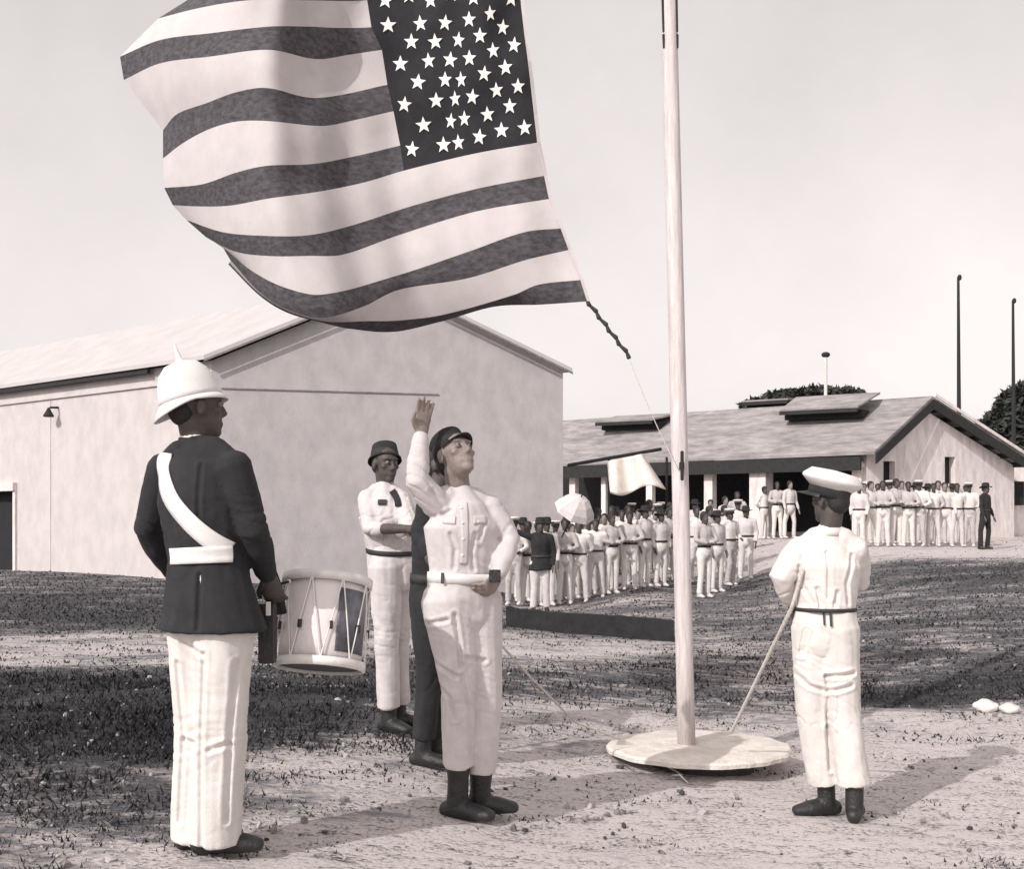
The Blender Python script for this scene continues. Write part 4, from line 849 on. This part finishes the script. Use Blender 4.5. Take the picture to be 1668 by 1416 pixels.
# ------------------------------------------------------------------ ranks of men in white
def template(kind):
    ra = random.Random(kind); q = lambda x, y, z: Vector((x, y, z)); a = .02
    st_ = [(.10, .0), (.13, .05), (.09, .12), (.15, -.05), (.1, .02)][kind]
    J = dict(zg=0, head=q(0, -.02, 1.60), neck=q(0, 0, 1.46), shL=q(.18, .01, 1.40), shR=q(-.18, .01, 1.40), hipL=q(.085, 0, .90), hipR=q(-.085, 0, .90),
      knL=q(st_[0], -.02, .49), knR=q(-st_[0], -st_[1], .49), anL=q(st_[0] + .02, .03, .09), anR=q(-st_[0] - .02, -st_[1] * .6 + .02, .09))
    arms = [((.25, .03, 1.12), (.22, -.06, .88)), ((.27, .10, 1.15), (.08, .16, 1.02)), ((.27, .02, 1.14), (.16, -.20, 1.06)), ((.24, 0, 1.12), (.25, -.1, .87)), ((.28, -.06, 1.16), (.05, -.19, 1.10))][kind]
    for k, s_ in (('L', 1), ('R', -1)):
        J['el' + k] = q(arms[0][0] * s_, *arms[0][1:]); J['wr' + k] = q(arms[1][0] * s_, *arms[1][1:])
    if kind == 2: J['elR'] = q(-.25, .03, 1.12); J['wrR'] = q(-.23, -.08, .88)
    return J
TPL = []
SPECS = [('white_cloth', 'white_drill', 'dark_skin', 'hat'), ('white_drill', 'white_cloth', 'dark_skin', 'hair'), ('white_drill', 'khaki', 'dark_skin', 'cap'), ('white_cloth', 'white_drill', 'skin', 'hair'), ('khaki', 'white_drill', 'dark_skin', 'hair')]
def far_person(kind, shirt, trousers, skin, hatk, shoes='white_cloth', top='shirt'):
    J = template(kind); root = bpy.data.objects.new('person', None); COL.objects.link(root); root['category'] = 'person'
    mt = dict(skin=M[skin], shirt=M[shirt], trousers=M[trousers], belt=M['belt_dark'], shoes=M[shoes], belt_w=.022, cuff=.1, top=top)
    human('person', '', J, mt, vox=.02, f=(0, -1, 0), simple=True, root=root, fold=.008, tr=(.088, .068, .062), hairy=True)
    if hatk == 'hat': brim_hat(root, J['head'], headbase((0, -1, .05), (0, 0, 1)), M['dark_wool'], 1, .15)
    if hatk == 'cap': peaked_cap(root, J['head'], headbase((0, -1, 0), (0, 0, 1)), M['webbing'], M['dark_wool'], .12)
    return root
for i, sp in enumerate(SPECS): TPL.append(far_person(i, *sp))
USED = set()
def place(kind, px, d, rot, label, group, sc=1.):
    src = TPL[kind]; x = (px - W / 2) / FPX * d; z = T1(x, d)
    if kind not in USED: USED.add(kind); r = src
    else:
        r = src.copy(); COL.objects.link(r)
        for ch in list(src.children):
            c = ch.copy(); COL.objects.link(c); c.parent = r
            for g in ch.children: e = g.copy(); COL.objects.link(e); e.parent = c
    r.location = (x, d, z); r.rotation_euler = (0, 0, rot); sc *= random.uniform(.95, 1.03); r.scale = (sc * random.uniform(.93, 1.07), sc, sc); tag(r, label, 'person', group); return r
ORD = ['first', 'second', 'third', 'fourth', 'fifth', 'sixth', 'seventh', 'eighth', 'ninth', 'tenth', 'eleventh', 'twelfth']
def rank(xs, d0, d1, fmt, group, face, kinds=None):
    for i, px in enumerate(xs):
        f = (px - xs[0]) / max(1, xs[-1] - xs[0]); k = random.randrange(5) if kinds is None else kinds[i % len(kinds)]
        place(k, px + random.uniform(-2, 2), d0 + (d1 - d0) * f + random.uniform(-.12, .12), face + random.uniform(-.55, .55), fmt % ORD[i], group)
G1 = 'men in white lined up beyond the field left of the flagpole'
rank([836, 862, 890, 918, 944, 972, 998, 1024, 1050, 1078], 22, 24.2, 'man in white, %s from left in nearest rank left of the flagpole', G1, .25)
rank([850, 876, 905, 932, 958, 985, 1012, 1038, 1066, 1090], 23.4, 25.6, 'man in white, %s from left in middle rank left of the flagpole', G1, .2)
rank([924, 948, 973, 998, 1022, 1047, 1070, 1092], 26.8, 28.2, 'man in white, %s from left in rearmost rank left of the flagpole', G1, .2)
rank([950, 975, 1003, 1028, 1056, 1078], 28.4, 29.6, 'man in white, %s from left in the crowd under the pale awning', G1, .1)
G2 = 'men in white standing just right of the flagpole'
rank([1146, 1166, 1190, 1214], 22.4, 25.6, 'man in white, %s from left in nearest group right of the flagpole', G2, .3)
rank([1134, 1157, 1180, 1202], 25.5, 27.6, 'man in white, %s from left in second group right of the flagpole', G2, .2)
rank([1130, 1156, 1180, 1200], 29, 31, 'man in white, %s from left by the dark veranda right of the flagpole', G2, .2)
G3 = 'men in white drawn up before the white gable'
rank([1398, 1418, 1438, 1458, 1478, 1499, 1519, 1540, 1560, 1580], 28.6, 29.4, 'man in white, %s from the left in the front rank before the white gable', G3, -.15)
rank([1408, 1428, 1448, 1470, 1490, 1510, 1530, 1551, 1572], 30.2, 31, 'man in white, %s from the left in the rear rank before the white gable', G3, -.15)
rank([1246, 1266, 1286], 34.4, 34.0, 'man in white, %s from left in the trio beside the veranda pillar', 'three men beside the veranda pillar', 0)
# officer in dark uniform at the right end
tpl_dark = far_person(3, 'dark_wool', 'dark_wool', 'dark_skin', 'hat', 'leather', 'tunic'); TPL.append(tpl_dark)
place(5, 1605, 28.2, .7, 'lone man in dark uniform at the right end of the ranks by the gable', None)
# dark coated man with outstretched arm
root = bpy.data.objects.new('person', None); COL.objects.link(root)
J = template(0); J['elR'] = Vector((-.42, .02, 1.50)); J['wrR'] = Vector((-.64, -.02, 1.66))
human('person', '', J, dict(skin=M['dark_skin'], shirt=M['dark_wool'], trousers=M['white_cloth'], belt=M['belt_dark'], shoes=M['leather'], cuff=.02, top='jacket'), vox=.02, f=(0, -1, 0), simple=True, root=root, fold=.008, coat=.12)
brim_hat(root, J['head'], headbase((0, -1, .05), (0, 0, 1)), M['dark_wool'], 1, .10)
TPL.append(root); o = place(6, 880, 20.4, .1, 'man in a dark coat flinging one arm out, at the left end of the ranks', None, 1.03); o.location.z += 0
# white parasol behind him
pc = P(938, 828, 21.6); ps = empty('parasol', (pc.x, pc.y, T1(pc.x, pc.y)), 'rounded white parasol tilted beside the man in the dark coat', 'parasol')
bm = bmesh.new(); MP = Matrix.Translation(pc) @ Matrix.Rotation(math.radians(24), 4, 'Y') @ Matrix.Rotation(math.radians(32), 4, 'X')
lathe(bm, [(.02, .28), (.14, .25), (.27, .16), (.37, .04), (.42, -.08), (.41, -.09), (.355, .02), (.25, .14), (.13, .22), (.02, .25)], 8, MP); fin('canopy', bm, M['white_cloth'], ps, False)
bm = bmesh.new(); tube(bm, [MP @ Vector((0, 0, .33)), MP @ Vector((0, 0, -.75))], [.014, .014], n=8); fin('shaft', bm, M['timber'], ps)
# ------------------------------------------------------------------ stones, sticks, clods, grass
def rock(name, c, r, m, lab=None, cat=None, group=None, sq=.6):
    bm = bmesh.new(); bmesh.ops.create_icosphere(bm, subdivisions=3, radius=1)
    for v in bm.verts:
        k = 1 + .28 * noise.noise(v.co * 1.3 + Vector(c)) + .10 * noise.noise(v.co * 4 + Vector(c)); v.co = Vector(c) + Vector((v.co.x * r, v.co.y * r * .8, v.co.z * r * sq)) * k
    o = fin(name, bm, m, smooth=True); return tag(o, lab, cat, group)
for px, py, r_, lab in ((1606, 1152, .095, 'whitewashed stone at the sand edge on the right, left one of two'), (1645, 1154, .075, 'whitewashed stone nearest the right edge of the photo')):
    q = ray_ground(px, py + 8); q.z = T1(q.x, q.y) + .03; rock('stone', q, r_, M['stone'], lab, 'stone', 'whitewashed stones at the sand edge')
for i, (a, b, lab) in enumerate((((1058,1250),(1112,1268),'bent pale twig lying in the shade of the round base, leftmost of three'), ((1100,1252),(1150,1262),'pale twig lying in the shade of the round base, middle one'), ((1095,1268),(1120,1280),'short twig nearest the viewer below the round base'))):
    A1, B1 = ray_ground(*a), ray_ground(*b); m_ = (A1 + B1) / 2 + Vector((0, 0, .03)); A1.z = T1(A1.x, A1.y) + .012; B1.z = T1(B1.x, B1.y) + .012; m_.z = T1(m_.x, m_.y) + .035
    bm = bmesh.new(); tube(bm, [A1, m_, B1], [.005, .006, .003], n=7); tag(fin('twig', bm, M['rope']), lab, 'twig', 'twigs below the round base')
def scatter(n, y0, y1, accept):
    x = []; 
    while len(x) < n:
        yy = math.exp(RNG.uniform(math.log(y0), math.log(y1))); xx = RNG.uniform(-.62, .62) * yy * 1.05; x.append((xx, yy))
    a = np.array(x); c = cover(a[:, 0], a[:, 1]); k = accept(c, a) ; return a[k], c[k]
def clumpy(a, s): return np.array([noise.noise(Vector((p[0] * s, p[1] * s * 1.6, 0))) for p in a])
# grass blades
pts, cv = scatter(230000, 2.2, 46, lambda c, a: RNG.random(len(c)) < np.clip((c - .18) * 1.2 + clumpy(a, 2.2) * .9, 0, 1) * np.clip((46 - a[:, 1]) / 26, 0, 1))
n = len(pts); z = T(pts[:, 0], pts[:, 1]) - .005; ang = RNG.uniform(0, 2*np.pi, n); hgt = (.012 + .034 * RNG.random(n) ** 1.6) * (.45 + cv) * (1 + .35 * clumpy(pts, 1.1)); wid = (.0018 + .0008 * pts[:, 1]) * (.5 + RNG.random(n))
lean = RNG.normal(size=(n, 2)) * .6 * hgt[:, None]; dx = np.cos(ang) * wid; dy = np.sin(ang) * wid
V = np.empty((n, 3, 3)); V[:, 0] = np.stack([pts[:, 0] - dx, pts[:, 1] - dy, z], 1); V[:, 1] = np.stack([pts[:, 0] + dx, pts[:, 1] + dy, z], 1); V[:, 2] = np.stack([pts[:, 0] + lean[:, 0], pts[:, 1] + lean[:, 1], z + hgt], 1)
me = bpy.data.meshes.new('grass'); me.from_pydata(V.reshape(-1, 3).tolist(), [], np.arange(n * 3).reshape(-1, 3).tolist())
gm = mat('grass', (.20,.19,.215), .9, .5, 26, c2=(.014,.014,.016), lo=.48, hi=.68, stretch=(.6, 1.3, 1))
at = me.attributes.new('cover', 'FLOAT', 'POINT'); at.data.foreach_set('value', np.repeat(cv, 3))
_t = gm.node_tree; _a = _t.nodes.new('ShaderNodeAttribute'); _a.attribute_name = 'cover'; _m = _t.nodes.new('ShaderNodeMath'); _m.operation = 'SUBTRACT'; _m.inputs[0].default_value = 1.22; _t.links.new(_a.outputs['Fac'], _m.inputs[1])
_v = _t.nodes.new('ShaderNodeVectorMath'); _v.operation = 'SCALE'; _r = [x for x in _t.nodes if x.type == 'VALTORGB'][0]; _t.links.new(_r.outputs[0], _v.inputs[0]); _t.links.new(_m.outputs[0], _v.inputs['Scale']); _t.links.new(_v.outputs[0], _t.nodes['Principled BSDF'].inputs['Base Color'])
tag(link('grass', me, gm), 'rough short grass and weeds covering the darker ground', 'grass', kind='stuff')
# clods and pebbles
pts, cv = scatter(5200, 2.2, 13, lambda c, a: RNG.random(len(c)) < .9)
bm0 = bmesh.new(); bmesh.ops.create_icosphere(bm0, subdivisions=1, radius=1); bv = np.array([v.co[:] for v in bm0.verts]); bf = np.array([[v.index for v in f_.verts] for f_ in bm0.faces]); bm0.free()
z = T(pts[:, 0], pts[:, 1]); n = len(pts); r_ = .003 + .012 * RNG.random(n) ** 3; r_ *= np.where(clumpy(pts, 1.6) > .1, 1.5, .8)
V = bv[None] * (r_[:, None, None] * RNG.uniform(.6, 1.3, (n, 1, 3))) * (1 + .25 * RNG.normal(size=(n, len(bv), 1))) + np.stack([pts[:, 0], pts[:, 1], z + r_ * .2], 1)[:, None]
F = bf[None] + (np.arange(n) * len(bv))[:, None, None]
me = bpy.data.meshes.new('pebbles'); me.from_pydata(V.reshape(-1, 3).tolist(), [], F.reshape(-1, 3).tolist())
tag(link('pebbles', me, mat('pebble', (.42,.38,.37), .95, .5, 3, c2=(.05,.047,.05), lo=.42, hi=.56)), 'small clods and pebbles strewn over the sandy ground', 'pebbles', kind='stuff')
